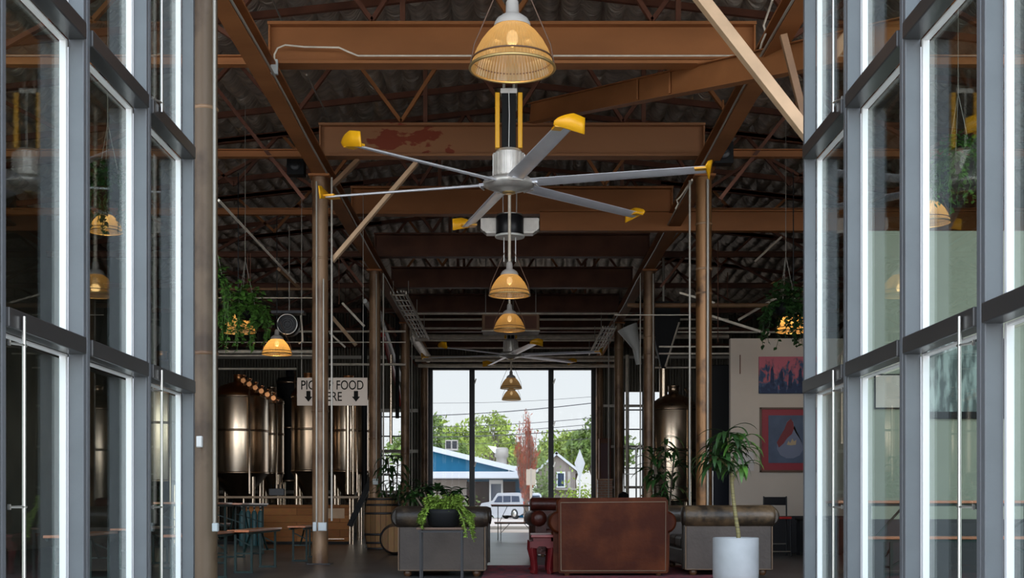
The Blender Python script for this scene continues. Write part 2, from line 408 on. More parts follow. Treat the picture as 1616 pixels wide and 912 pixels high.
# far opening with two mullions
wr = thing('window_1', 'wide dark-framed far opening of three tall bays onto the street', None, (0, YB, 0)); structure(wr)
fr = MB(); fr.box((-OPX - .05, 0, OPZ / 2), (.14, .16, OPZ)).box((OPX + .05, 0, OPZ / 2), (.14, .16, OPZ)).box((0, 0, OPZ + .04), (2 * OPX + .3, .2, .14))
fr.build('window_frame', 'blackmetal', wr, .01)
for x in (W(745, 0, YB).x, W(869.5, 0, YB).x):
    mm = MB().box((x, 0, OPZ / 2), (.17, .14, OPZ)).build('mullion', 'blackmetal', wr, .01)
    for z in (.7, 2.1, 3.4, 4.75): MB().bar((x + .08, -.09, z), (x + .13, -.1, z + .16), .02, .04).build('clip', 'bolt', mm)
xs3 = [-OPX + .02, W(745, 0, YB).x, W(869.5, 0, YB).x, OPX - .02]
for i in range(3):
    a, b = xs3[i] + .085 * (i > 0), xs3[i + 1] - .085 * (i < 2)
    MB().box(((a + b) / 2, .02, OPZ / 2 + .3), (b - a, .012, OPZ - .62)).build('pane', 'clear_glass', wr)
for n, (a, b, c, d) in enumerate(wins):
    t = structure(thing('window_%d' % (n + 2), None, None, ((a + b) / 2, YB, c)))
    f = MB(); h = d - c; ww = b - a
    for sx in (-1, 1): f.box((sx * (ww / 2 - .02), 0, h / 2), (.05, .1, h))
    for k in range(int(h // .62) + 1): f.box((0, 0, min(h - .02, .02 + k * .62)), (ww, .08, .04))
    f.build('window_frame', 'blackmetal', t)
    MB().box((0, .02, h / 2), (ww, .01, h)).build('pane', 'clear_glass', t)

# cream partition walls on the right
YP = 22.5; xl = W(1153, 0, YP).x; zt = W(0, 534, YP).z; zb = W(0, 814, YP).z
structure(MB().box(((xl + 9.4) / 2, YP + .08, (zt + zb) / 2), (9.4 - xl, .16, zt - zb)).build('wall_cream', 'cream'), 'cream partition wall with two hung pictures')
structure(MB().box(((xl + 9.4) / 2, YP + .08, zb / 2), (9.4 - xl, .12, zb)).build('baseboard_cream', 'skirt'))
YQ = 14.6
structure(MB().box(((3.95 + 9.4) / 2, YQ + .08, 2.0 + .02), (9.4 - 3.95, .16, 3.96)).build('wall_side_room', mat('sage_plaster', (.27, .28, .21), .7, 0, .03, 2)), 'pale partition wall seen through the right glass doors')

structure(MB().box(((3.95 + 9.4) / 2, YQ - .012, .34), (9.4 - 3.95, .03, .68)).build('baseboard_side_room', 'skirt'))
# ------------------------------------------------------------------ glass folding doors
def door_leaf(n, xe, sgn, ya, yb, label):
    """leaf in the plane x = xe, its visible stile edges toward the opening; sgn -1 left, +1 right"""
    t = structure(thing('door_%d' % n, label, None, (xe, ya, 0)))
    xa, xb = 0, sgn * .10; xc = (xa + xb) / 2; L = yb - ya; zt_ = 6.4
    for y in (.032, L - .032):
        MB().box((xc, y, zt_ / 2 + .02), (.10, .056, zt_)).build('stile', 'frame', t, .006)
    MB().box((sgn * .05, L - .001, zt_ / 2), (.086, .008, zt_)).build('gasket', 'frame_dark', t)
    rz = [.10, 1.80 + .055, 3.82 + .055, 5.84 + .055]
    for z in rz:
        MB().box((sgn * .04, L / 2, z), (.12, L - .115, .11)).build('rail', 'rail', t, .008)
    for k in range(3):
        z0, z1 = rz[k] + .055, rz[k + 1] - .055
        sx = sgn * .125; s_ = MB()
        for y in (.075, L - .075): s_.box((sx, y, (z0 + z1) / 2), (.044, .035, z1 - z0))
        for z in (z0 + .008, z1 - .008): s_.box((sx, L / 2, z), (.044, L - .2, .016))
        sa = s_.build('sash', 'sash', t, .004)
        MB().box((sgn * .145, L / 2, (z0 + z1) / 2), (.008, L - .18, z1 - z0 - .06)).build('pane', 'door_glass', t)
    return t
def bolts(t, sgn, y):
    for z0, z1 in ((.15, 1.88), (3.88, 6.3)):
        r = MB(); x = -sgn * .035
        top = z1 if z0 < 1 else z0
        r.tube([(x, y, z0), (x, y, z1)], .011, 10)
        ro = r.build('bolt_rod', 'bolt', t)
        for zz in ((1.72, .82) if z0 < 1 else (3.95, 5.2)):
            b = MB(); b.tube([(sgn * .01, y - .11, zz), (x, y - .02, zz), (x, y + .03, zz)], .008, 6); b.box((sgn * .004, y - .11, zz), (.012, .02, .03))
            b.build('bracket', 'bolt', ro)
YS = [5.43, 6.83, 8.2, 9.6, 11.0]
nth = {0: 'nearest the viewer', 1: 'second from the viewer', 2: 'third from the viewer', 3: 'last before the building'}
for i in range(4):
    t = door_leaf(1 + i, -2.75, -1, YS[i] + .002, YS[i + 1] - .002, 'grey-framed glass door leaf of the left row, ' + nth[i])
    if i in (1, 3): bolts(t, -1, .22)
    t = door_leaf(5 + i, 2.525, 1, YS[i] + .002, YS[i + 1] - .002, 'grey-framed glass door leaf of the right row, ' + nth[i])
    if i in (1, 3): bolts(t, 1, .22)

# ------------------------------------------------------------------ columns
CYS = [11.42, 18.3, 25.6, 32.9, 40.1]; CX0 = 2.77; CTOP = 5.6
def column(side, i, label):
    y = CYS[i]; x = side * CX0
    t = thing('steel_column', label, 'column', (x, y, 0), group='steel pipe columns along the nave', kind='thing')
    mname = 'column_rust' if (side > 0 and i == 1) else 'column_dark' if i == 0 else 'column'
    c = MB(); c.tube([(0, 0, z) for z in (0.012, 1.5, 3, 4.5, CTOP - .03)], .115, 20, radii=[.115, .114, .116, .115, .115])
    c.build('shaft', mname, t)
    MB().box((0, 0, .006), (.34, .34, .012)).build('base_plate', 'blackmetal', t)
    MB().box((0, 0, CTOP - .015), (.30, .30, .03)).build('cap_plate', 'beam', t)
    for z in ((3.9, 4.25, 4.9) if side > 0 else (2.2, 4.4)):
        MB().lathe([(.112, z - .02), (.128, z), (.112, z + .02)], n=20).build('weld_band', 'column', t)
    return t
names = ['at the doors', 'standing beside the beer benches', 'beside the oak barrel', 'beside the hanging cable tray', 'beside the far opening']
for i in range(5):
    column(-1, i, 'brown steel pipe column of the left row, ' + names[i])
names = ['hidden behind the glass doors', 'rust-streaked, rising behind the tan sofa', 'behind the dark leafy plant', 'third in view from the doors', 'beside the far opening']
for i in range(1, 5):
    column(1, i, 'brown steel pipe column of the right row, ' + names[i])

def conduit(pts, r, label, loc=None, m='conduit', cat='conduit', group='metal conduits on columns and beams', name='conduit'):
    if name == 'bent_conduit': m = 'pipe_white'
    return one(name, MB().tube(pts, r, 8), m, label, cat, loc or pts[-1], group)
def box_on(p, d, label, m='junction', name='junction_box'):
    t = thing(name, label, 'electrical box', p)
    MB().box((0, 0, 0), d).build('body', m, t, .006)
    MB().box((0, -d[1] / 2 - .004, 0), (d[0] * .86, .008, d[2] * .86)).build('cover', m, t, .003)
    return t
def vert(x, y0, y1, Y, r, label, m='conduit'):
    a = W(x, y0, Y); b = W(x, y1, Y); conduit([a, (a + b) / 2, b], r, label, m=m)
    # pipe clips
yc = 18.3 - .15
vert(499.5, 286, 824, yc - .02, .013, 'thin grey conduit on the left edge of the column by the beer benches')
vert(510.5, 440, 824, yc - .02, .012, 'thin grey conduit down the face of the column by the beer benches')
vert(523.5, 280, 822, yc, .015, 'thin grey conduit on the right edge of the column by the beer benches')
vert(338.5, 0, 826, 11.2, .0165, 'pale conduit beside the brown column at the left doors')
vert(1088.5, 285, 800, yc, .016, 'pale conduit left of the rust-streaked right column')
vert(1117, 283, 800, yc, .02, 'pale conduit right of the rust-streaked right column')
vert(605, 432, 790, 25.4, .016, 'grey conduit right of the column by the oak barrel')
vert(594, 432, 755, 25.4, .012, 'thin conduit down the face of the column by the oak barrel')
vert(1010.5, 432, 790, 25.4, .014, 'grey conduit left of the column behind the leafy plant')
vert(1031, 432, 790, 25.4, .016, 'grey conduit right of the column behind the leafy plant')
vert(650, 515, 800, 32.7, .016, 'grey conduit on the left column nearest the cable tray end')
vert(960.5, 515, 800, 32.7, .016, 'grey conduit on the third right column')
vert(982, 500, 800, 33.3, .03, 'thick pale pipe right of the third right column', 'pipe_white')
vert(990, 560, 790, 36.0, .05, 'thick brown pipe rising right of the third right column', 'pipe_white')
vert(1047, 540, 790, 30.5, .10, 'fat round steel flue rising behind the copper tank', 'steel')
box_on(W(497, 831, 18.02), (.055, .06, .13), 'small grey electrical box low on the left of the column by the benches')
box_on(W(509, 831, 17.98), (.12, .06, .12), 'square grey electrical box low on the column by the benches')
box_on(W(340, 832, 11.15), (.05, .06, .075), 'pale grey electrical box on the column at the left doors')
box_on(W(592.5, 760, 25.4), (.11, .05, .12), 'square switch plate on the column by the oak barrel')
box_on(W(315, 697, 11.25), (.05, .05, .10), 'small white thermostat box high on the column at the left doors', 'white', 'thermostat')

# ------------------------------------------------------------------ girders and beams
for s_, lab in ((-1, 'left'), (1, 'right')):
    g = MB()
    ca = Vector((s_ * CX0, YF + .02, CTOP + .125)); cb = Vector((s_ * CX0, YB - .05, CTOP + .125))
    g.ibeam(ca, cb, .25, .2, .025, .02)
    one('longitudinal_girder', g, 'beam', 'long brown girder along the tops of the %s columns' % lab, 'girder', ca, 'long girders over the columns', kind='thing')
BY = [14.5, 18.3, 21.9, 25.6, 29.2, 32.9, 36.5, 40.0]
bl = ['nearest the doors, with a thin white conduit', 'with a patch of red rust, behind the big fan', 'third from the doors, just above the big fan hub', 'fourth from the doors', 'fifth from the doors', 'sixth from the doors', 'seventh from the doors', 'last before the far opening']
zlo, zhi = 5.86, 6.34
for i, y in enumerate(BY):
    hx = 2.78
    t = thing('cross_beam', 'deep brown I-beam across the nave, ' + bl[i], 'beam', (0, y, zlo), group='I-beams across the nave', kind='thing')
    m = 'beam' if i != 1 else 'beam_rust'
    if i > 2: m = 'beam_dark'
    b = MB(); b.ibeam((-hx, 0, .24), (hx, 0, .24), .48, .22, .035, .03)
    b.build('beam_body', m, t, .004)
    for x in (-hx + .02, hx - .02): MB().box((x, 0, .24), (.02, .2, .40)).build('end_plate', m, t)
    # truss web standing on the beam
    zr = 1.35; n = 7
    top = [(-5.6 + 11.2 * k / n) for k in range(n + 1)]
    for k in range(n):
        xa = top[k]; xm = (top[k] + top[k + 1]) / 2; xb = top[k + 1]
        for p, q in (((xa, zr), (xm, .52)), ((xm, .52), (xb, zr))):
            if i > 5: continue
            zz = lambda x, z: (roofz(x) - zlo - .28) if z == zr else z
            wd = MB().bar((p[0], .0, zz(*p)), (q[0], .0, zz(*q)), .05, .07, up=(0, 1, 0)).build('web_member', 'web' if (k + i) % 3 else 'beam', t)
    if i < 6:
        c = MB(); c.bar((-6, 0, roofz(6) - zlo - .3), (0, 0, roofz(0) - zlo - .3), .1, .08); c.bar((6, 0, roofz(6) - zlo - .3), (0, 0, roofz(0) - zlo - .3), .1, .08)
        c.build('top_chord', 'web', t)
        MB().box((-1.25, 0, .48 + .5), (.06, .06, .95)).build('hanger_post', 'beam_dark', t); MB().box((1.9, 0, .48 + .45), (.06, .06, .85)).build('hanger_post', 'beam_dark', t)
    # struts out to the side walls
    for s_ in (-1, 1):
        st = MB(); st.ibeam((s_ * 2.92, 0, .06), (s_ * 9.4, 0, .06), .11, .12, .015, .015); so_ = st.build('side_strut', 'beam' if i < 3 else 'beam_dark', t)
        d = MB(); d.bar((s_ * 3.0, 0, -.6 if i % 2 else .2), (s_ * 4.3, 0, 1.05), .05, .07, up=(0, 1, 0)); d.bar((s_ * 4.3, 0, 1.05), (s_ * 6.0, 0, .12), .05, .07, up=(0, 1, 0)); d.bar((s_ * 6, 0, .12), (s_ * 7.6, 0, .95), .05, .07, up=(0, 1, 0))
        d.build('side_brace', 'web', t)
        if i > 5: continue
        tc_ = MB(); tc_.bar((s_ * 3.0, 0, roofz(3) - zlo - .32), (s_ * 9.4, 0, roofz(9.4) - zlo - .32), .1, .08); tc_.build('side_chord', 'web', t)
# purlins running across between trusses
for k, y in enumerate([16.4, 20.1, 23.8, 27.4]):
    p = MB(); p.bar((-9.3, y, roofz(9.3) - .46), (0, y, roofz(0) - .46), .06, .09); p.bar((9.3, y, roofz(9.3) - .46), (0, y, roofz(0) - .46), .06, .09)
    one('roof_purlin', p, 'web', 'thin dark roof purlin between the cross beams, number %s from the doors' % ['one', 'two', 'three', 'four'][k], 'purlin', (0, y, roofz(0) - .32), 'thin roof purlins', kind='thing')
# lower heavy beam at the right, behind the second column
p = MB(); a = W(852, 349, 21.6); b = W(1262, 349, 21.6); b.x = 9.3
p.ibeam(a, b, .355, .16, .025, .03)
one('header_beam', p, 'beam', 'brown steel beam running right below the third cross beam, behind the right column', 'beam', a, kind='thing')
# oblique tapered beam upper right
p = MB(); a = W(838, 179, 18.0); b = W(1262, 90, 13.0)
d = (b - a).normalized(); b2 = b + d * 1.6
def tapered(mb, a, b, ha, hb, wd):
    y = (b - a).normalized(); x = y.cross(Vector((0, 0, 1))).normalized(); z = x.cross(y)
    for lo, hi, w2 in ((.92, 1, wd), (-1, -.92, wd), (-.92, .92, .03)):
        vs = []
        for P_, h in ((a, ha), (b, hb)):
            for sx in (-1, 1):
                for e in (lo, hi): vs.append(P_ + x * (sx * w2 / 2) + z * (e * h / 2))
        mb.add(vs, [(0, 1, 3, 2), (4, 6, 7, 5), (0, 4, 5, 1), (2, 3, 7, 6), (0, 2, 6, 4), (1, 5, 7, 3)])
tapered(p, a, b2, .27, .31, .14)
for k in (.48, .60):
    q = a.lerp(b, k); p.box(q, (.02, .12, .25), m=Matrix.Rotation(-.35, 3, 'Z'))
one('oblique_beam', p, 'beam', 'brown steel beam slanting up to the right behind the pale timber brace', 'beam', a, kind='thing')
# braces
def brace(pa, pb, w_, h_, m, label, name='brace', group='diagonal braces'):
    one(name, MB().bar(pa, pb, w_, h_, up=(0, 1, 0)), m, label, 'brace', pa, group, .004)
brace(W(1088, -26, 12.2), W(1290, 232, 12.2), .11, .125, 'timber', 'long pale timber brace slanting down to the right door edge', 'timber_brace')
brace(W(1236, 55, 12.6), W(1270, 190, 12.6), .07, .06, 'timber_brown', 'short brown timber strut by the upper right door edge', 'timber_brace')
brace(W(658, 256, 18.25), W(524, 412, 18.25), .06, .12, 'timber', 'pale knee brace from rusty cross beam to the left column', 'knee_brace')
brace(W(566, 252, 18.42), W(524, 294, 18.42), .06, .13, 'timber_brown', 'short knee brace at the top of the left column', 'knee_brace')
brace(W(496, 282, 18.5), W(508, 452, 18.5), .08, .11, 'timber_brown', 'brown strut leaning on the left side of the left column', 'timber_brace')
brace(W(345, 316, 15), W(466, 445, 20), .03, .03, 'pipe_white', 'thin pale sway rod at the left, sloping from the door edge', 'sway_rod')
brace(W(440, 425, 21), W(470, 452, 22), .05, .07, 'timber_brown', 'short brown sway brace end behind the left column', 'sway_brace')
brace(W(1192, 412, 23), W(1233, 374, 22), .035, .035, 'pipe_white', 'thin pale sway rod at the right, sloping toward the door edge', 'sway_rod')
brace(W(1165, 505, 27), W(1225, 470, 27), .05, .05, 'pipe_white', 'pale sway brace above the cream partition', 'sway_rod')
brace(W(1120, 498, 26), W(1215, 528, 26), .05, .05, 'pipe_white', 'pale crossing brace above the cream partition', 'sway_rod')
brace(W(1072, 462, 24.5), W(1128, 478, 24.5), .04, .05, 'pipe_white', 'pale cross brace behind the rust-streaked column', 'sway_rod')
brace(W(540, 478, 27), W(575, 515, 27), .05, .05, 'pipe_white', 'pale sway brace right of the left column', 'sway_rod')
brace(W(524, 500, 29), W(562, 545, 29), .08, .1, 'timber', 'pale broad diagonal brace above the food sign', 'sway_brace')
brace(W(520, 525, 27.5), W(545, 548, 27.5), .04, .04, 'pipe_white', 'thin bright rod above the food sign', 'sway_rod')
# surface conduits on beams
yb_ = BY[0] - .135
conduit([W(433, 98, yb_), W(433, 86, yb_), W(438, 76, yb_), W(450, 71, yb_), W(480, 74, yb_), W(535, 75, yb_), W(548, 81, yb_), W(565, 88, yb_), W(800, 88, yb_), W(1160, 88, yb_)], .011, 'thin white bent conduit along the cross beam nearest the doors', name='bent_conduit')
box_on(W(433, 106, yb_), (.08, .05, .17), 'small grey box at the left end of the nearest cross beam')
for s_ in (-1, 1):
    pts = [Vector((s_ * 2.655, y, 5.62 + .02 * math.sin(y))) for y in np.arange(11.5, 36, 1.2)]
    conduit(pts, .014, 'pale conduit running under the %s long girder' % ('left' if s_ < 0 else 'right'))
conduit([W(1219, 0, 13), W(1205, 40, 13.4), W(1209, 52, 13.4), W(1203, 66, 13.5), W(1199, 80, 13.6)], .012, 'thin pale jogged conduit near the upper right door edge', name='bent_conduit')
conduit([W(1092, 284, 18), W(1074, 310, 19), W(1068, 316, 19), W(1070, 322, 19), W(1066, 330, 19)], .014, 'short crooked conduit left of the right column head', name='bent_conduit')
conduit([W(428, -5, 15), W(450, 45, 16)], .013, 'thin pale rod at the upper left above the nearest cross beam')
conduit([W(484, 118, 17), W(523, 194, 20)], .013, 'thin pale rod between the first two cross beams at the left')
conduit([W(1173, 130, 17), W(1103, 260, 22)], .014, 'long thin pale rod sloping toward the right column head')

# ------------------------------------------------------------------ pipes across the far ceiling
lines = [(487, 34, 700, 940, .022), (495, 31, 640, 975, .026), (504, 33, 650, 1150, .03), (518, 34, 655, 1150, .03), (531, 36, 650, 1150, .065), (537, 34.5, 655, 985, .03), (549, 37.5, 660, 950, .022), (563, 38, 655, 970, .03), (568, 38.6, 655, 970, .05), (577, 39.3, 660, 970, .06)]
for k, (py, Y, xa, xb, r) in enumerate(lines):
    a, b = W(xa, py, Y), W(xb, py, Y)
    conduit([a, (a + b) / 2, b], r, 'horizontal pale pipe across the far nave, %s of ten from the top' % ['first', 'second', 'third', 'fourth', 'fifth', 'sixth', 'seventh', 'eighth', 'ninth', 'tenth'][k], m='pipe_white', cat='pipe', group='pipes across the far end of the ceiling', name='ceiling_pipe')
rl = [(558, 26, 1040, 1152, .02), (547, 25, 1040, 1152, .018), (580, 28, 1020, 1152, .02), (497, 24, 970, 1090, .012), (482, 26, 990, 1215, .05), (524, 27.4, 1050, 1262, .02)]
for k, (py, Y, xa, xb, r) in enumerate(rl):
    conduit([W(xa, py, Y), W(xb, py, Y)], r, 'horizontal pipe in the right aisle, %s' % ['at mid height', 'just above the mid one', 'lowest of them', 'thin and highest', 'thick and brown', 'just above the cream wall top'][k], m='pipe_white' if k != 4 else 'timber_brown', cat='pipe', group='pipes in the right aisle', name='aisle_pipe')
ll = [(555, 27, 345, 500, .04), (561, 26, 345, 500, .018), (582, 29, 345, 468, .026), (523, 30, 470, 640, .026), (540, 28.5, 345, 640, .014), (470, 23.7, 345, 500, .012), (575, 30, 520, 640, .03), (456, 25.4, 345, 500, .03)]
for k, (py, Y, xa, xb, r) in enumerate(ll):
    conduit([W(xa, py, Y), W(xb, py, Y)], r, 'horizontal pipe in the left aisle, %s' % ['thick and bright below the hanging plant', 'thin, right under the bright one', 'above the copper tank', 'through the fan heater height', 'thin behind the amber lamp', 'thin, above the hanging plant', 'behind the food sign top', 'thick, high above the plant'][k], m='pipe_white' if k != 7 else 'timber_brown', cat='pipe', group='pipes in the left aisle', name='aisle_pipe')
# vertical drop rods in the aisles
for k, (px, ya, yb2, Y) in enumerate([(391, 400, 470, 22), (395, 400, 470, 22), (535, 410, 480, 24), (1133, 380, 540, 24), (1148, 430, 470, 26), (1168, 560, 590, 22), (545, 440, 560, 33), (552, 440, 560, 33)]):
    conduit([W(px, ya, Y), W(px, yb2, Y)], .008, 'thin vertical hanger rod, %s' % ['above the hanging plant at the left', 'beside the rod above the left plant', 'right of the left column', 'above the cream wall edge', 'short one above the cream wall', 'at the cream wall top', 'above the food sign', 'beside the rod above the sign'][k], m='web', cat='rod', group='thin hanger rods', name='hanger_rod')
for k, (px, ya, yb2, r) in enumerate([(549, 640, 780, .06), (557, 640, 780, .035), (575, 478, 790, .07), (583, 600, 790, .03), (617, 560, 700, .04), (627, 470, 660, .05)]):
    conduit([W(px, ya, 30 + k * .6), W(px, yb2, 30 + k * .6)], r, 'vertical process pipe between sign and barrel column, %s from the left' % ['first', 'second', 'third, matt black,', 'fourth', 'fifth', 'sixth'][k], m='steel' if k not in (2, 5) else 'black', cat='pipe', group='vertical process pipes', name='process_pipe')

# ladder cable tray and wrapped ducts left and right
def tray(side, ya, yb_, z, label):
    t = thing('cable_tray', label, 'cable tray', (side * 2.35, ya, z))
    for x in (-.16, .16): MB().bar((x, 0, 0), (x, yb_ - ya, 0), .02, .06).build('side_rail', 'pipe_white', t)
    for y in np.arange(.3, yb_ - ya, .7): MB().bar((-.16, y, 0), (.16, y, 0), .03, .02).build('rung', 'pipe_white', t)
    c = MB()
    for x in (-.1, -.03, .05, .11): c.tube([(x, y, .03 + .01 * math.sin(y * 3 + x * 20)) for y in np.arange(0.05, yb_ - ya, .5)], .016, 6)
    c.build('cable_run', 'conduit', t)
    for y in np.arange(.6, yb_ - ya, 2.4):
        for x in (-.16, .16): MB().tube([(x, y, .02), (x, y, 5.6 - z)], .008, 5).build('hanger', 'conduit', t)
tray(-1, 26.2, 33.5, 5.25, 'ladder cable tray hanging beside the left column row')
tray(1, 30.5, 36.0, 5.15, 'ladder cable tray hanging beside the right column row')
def wrapped(pts, r, label, m='pipe_white', name='wrapped_pipe'):
    pts = [Vector(p) for p in pts]; P2 = []; R2 = []
    for a, b in zip(pts[:-1], pts[1:]):
        n = max(2, int((b - a).length / .22))
        for k in range(n): P2.append(a.lerp(b, k / n)); R2.append(r * (1 + .12 * (k % 2)))
    P2.append(pts[-1]); R2.append(r)
    one(name, MB().tube(P2, r, 10, radii=R2), m, label, 'pipe', pts[0], 'lagged pipes beside the left columns')
wrapped([W(598, 492, 31.6), W(633, 600, 38)], .06, 'lagged pipe left of the cable tray, upper one', 'white')
wrapped([W(604, 528, 31), W(628, 612, 36), W(630, 640, 36.3)], .06, 'lagged pipe left of the cable tray, lower one', 'red')
wrapped([(-2.72, 34.0, 5.48), (-2.62, 39.6, 5.45)], .12, 'fat pale lagged duct ending at the far opening')
wrapped([W(576, 475, 27), W(588, 492, 28)], .05, 'short lagged elbow at the top of the black pipe', 'white')

# ------------------------------------------------------------------ fans
def make_fan(loc, label, drop):
    t = thing('ceiling_fan', label, 'ceiling fan', loc, 0, 'large six-blade ceiling fans', )
    R = 2.44
    h = MB(); h.lathe([(.02, -.10), (.11, -.10), (.12, -.075), (.20, -.07), (.30, -.03), (.305, .02), (.27, .05), (.2, .075), (.05, .08)], n=36); h.build('hub', 'alu2', t)
    c = MB(); c.lathe([(.03, -.12), (.075, -.115), (.08, -.10)], n=20); c.build('hub_cap', 'rim', t)
    mh = MB(); mh.lathe([(.165, .07), (.17, .09), (.17, .36), (.14, .40), (.06, .41)], n=18, smooth=False)
    for k in range(18):
        a = 2 * PI * k / 18; mh.box((.178 * math.cos(a), .178 * math.sin(a), .22), (.03, .012, .26), rz=a)
    mh.build('motor_housing', 'alu2', t)
    core = MB().box((0, 0, .74), (.17, .12, .66)).build('controller_box', 'black', t, .01)
    for s_ in (-1, 1):
        MB().box((s_ * .135, -.02, .74), (.055, .10, .66)).build('side_bar', 'yellow', t, .01)
    MB().box((0, 0, 1.09), (.20, .13, .06)).build('bracket', 'alu2', t, .006)
    for s_ in (-1, 1): MB().tube([(s_ * .06, 0, 1.1), (s_ * .06, 0, drop)], .018, 8).build('down_pole', 'conduit', t)
    wc = MB().tube([(0, -.075, .42), (.006, -.08, .8), (0, -.075, 1.08)], .006, 6).build('cable', 'white', t)
    for k in range(6):
        an = math.radians(44 + 60 * k)
        u = Vector((math.cos(an), math.sin(an), 0)); v = Vector((-math.sin(an), math.cos(an), 0))
        b = MB(); vs = []; n = 10; pit = math.radians(-13)
        prof = []
        for j in range(16):
            th = 2 * PI * j / 16; cx = .5 * math.cos(th); cz = (.07 if math.sin(th) > 0 else .05) * math.sin(th) * (1.3 + math.cos(th) * .6)
            prof.append((cx, cz))
        for i in range(n + 1):
            r = .27 + (R - .1 - .27) * i / n; ch = .20 - .03 * i / n
            for cx, cz in prof:
                a_, z_ = cx * ch, cz * ch
                vs.append(u * r + v * (a_ * math.cos(pit) - z_ * math.sin(pit)) + Vector((0, 0, a_ * math.sin(pit) + z_ * math.cos(pit))))
        m_ = 16; fs = [(i * m_ + j, i * m_ + (j + 1) % m_, (i + 1) * m_ + (j + 1) % m_, (i + 1) * m_ + j) for i in range(n) for j in range(m_)]
        b.add(vs, fs, True); b.add(vs[:m_], [tuple(range(m_))]); b.add(vs[-m_:], [tuple(range(m_))])
        b.bar(u * .2, u * .36, .08, .035)
        bo = b.build('blade', 'alu', t)
        # winglet: curved plate standing across the blade end, longer on the trailing side
        wv = []; nq = 10
        for q in range(nq + 1):
            f = q / nq; a_ = -.115 + .325 * f
            base = a_ * math.sin(pit) - .02; hgt = .035 + .125 * min(1, f * 1.7) ** .7
            out = .02 + .03 * math.sin(PI * f)
            for zz, oo in ((base, 0), (base + hgt, out)):
                for th in (-.007, .007): wv.append(u * (R - .09 + oo + th) + v * a_ + Vector((0, 0, zz)))
        fs = []
        for q in range(nq):
            o = q * 4; n2 = o + 4
            fs += [(o, o + 2, n2 + 2, n2), (o + 1, n2 + 1, n2 + 3, o + 3), (o, n2, n2 + 1, o + 1), (o + 2, o + 3, n2 + 3, n2 + 2)]
        fs += [(0, 1, 3, 2), (nq * 4, nq * 4 + 2, nq * 4 + 3, nq * 4 + 1)]
        MB().add(wv, fs, True).build('winglet', 'yellow', bo)
        MB().bar(u * (R - .22), u * (R - .085), .20, .022).build('winglet_sleeve', 'yellow', bo)
        MB().bar(u * .33 + Vector((0, 0, -.028)), u * .34 + Vector((0, 0, -.028)), .17, .02).build('blade_clamp', 'alu2', bo)
    return t
fan1 = make_fan((W(803, 0, 15.1).x, 15.1, W(0, 290, 15.1).z), 'large six-blade aluminium fan with yellow tips, hanging nearest the doors', 7.85 - 4.67)
fan2 = copy_tree(fan1); f2y = 32.6
fan2.location = (W(806, 0, f2y).x, f2y, W(0, 560, f2y).z); fan2['label'] = 'far six-blade fan with yellow tips above the street opening'

# ------------------------------------------------------------------ pendant lamps
def make_lamp(D, drop):
    """bell lamp, origin at the rim centre"""
    t = thing('pendant_lamp', '', 'pendant lamp', (0, 0, 0))
    k = D / .56
    prof = [(.28, 0), (.262, .05), (.24, .10), (.205, .155), (.16, .205), (.115, .24), (.09, .252)]
    sh = MB(); n = 144
    for (ra, za), (rb, zb_) in zip(prof[:-1], prof[1:]):
        vs = []
        for r, z in ((ra, za), (rb, zb_)):
            for j in range(n):
                a = 2 * PI * j / n; rr = (r + (.0022 if j % 2 else -.0022) * r / .28) * k
                vs.append((rr * math.cos(a), rr * math.sin(a), z * k * 1.16))
        sh.add(vs, [(j, (j + 1) % n, n + (j + 1) % n, n + j) for j in range(n)], False)
    sh.build('shade', 'shade', t)
    r_ = MB(); r_.tube([(.283 * k * math.cos(a), .283 * k * math.sin(a), 0) for a in np.linspace(0, 2 * PI, 48, endpoint=False)], .010 * k, 8, closed=True)
    r_.build('rim', 'rim', t)
    b2 = MB(); b2.tube([(.268 * k * math.cos(a), .268 * k * math.sin(a), .055 * k) for a in np.linspace(0, 2 * PI, 48, endpoint=False)], .006 * k, 6, closed=True); b2.build('band', 'wood_frame', t)
    c = MB(); c.lathe([(.125, .262), (.12, .285), (.105, .31), (.07, .335), (.045, .345), (.042, .42), (.03, .44), (.0155, .445)], n=28)
    c = MB().add([(x * k, y * k, z * k * 1.05) for x, y, z in c.v], c.f, True); c.build('cap', 'lampcap', t)
    MB().tube([(0, 0, .45 * k), (0, 0, drop)], .022 * k, 10).build('stem', 'pipe_white', t)
    for s_ in (-1, 1):
        wz = MB().tube([(s_ * .285 * k, 0, .0), (s_ * .255 * k, 0, .16 * k), (s_ * .10 * k, 0, .52 * k), (s_ * .055 * k, 0, .62 * k)], .005 * k, 6)
        wz.build('guard_wire', 'wood_frame', t)
    MB().ball((0, 0, .20 * k), .04 * k, (1, 1, 1.4), 8).build('bulb', 'bulb', t)
    return t
lampsrc = make_lamp(.56, 2.6)
def lamp_light(p, e, k=1):
    l = bpy.data.lights.new('lamp_light', 'POINT'); l.energy = e; l.color = (1, .72, .36); l.shadow_soft_size = .06
    o = bpy.data.objects.new('lamp_light', l); COL.objects.link(o); o.location = (p[0], p[1], p[2] + .10 * k)
def place_lamp(o, x, y, D, Dpx, label, Y=None, e=2.5, group='amber bell lamps over the nave'):
    Y = Y or F * D / Dpx; p = W(x, y, Y); o.location = p; o['label'] = label; o['group'] = group
    lamp_light(p, e); return o
big = make_lamp(.80, 2.6)
p = W(808.5, 108, 12.1); big.location = p; big['label'] = 'largest amber ribbed-glass bell lamp, hanging above the big fan at the top'; big['group'] = 'amber bell lamps over the nave'
lamp_light(p, 4.5, 1.4)
place_lamp(lampsrc, 804, 466, .56, 64, 'amber glass bell lamp below the black duct drum, upper of the middle two')
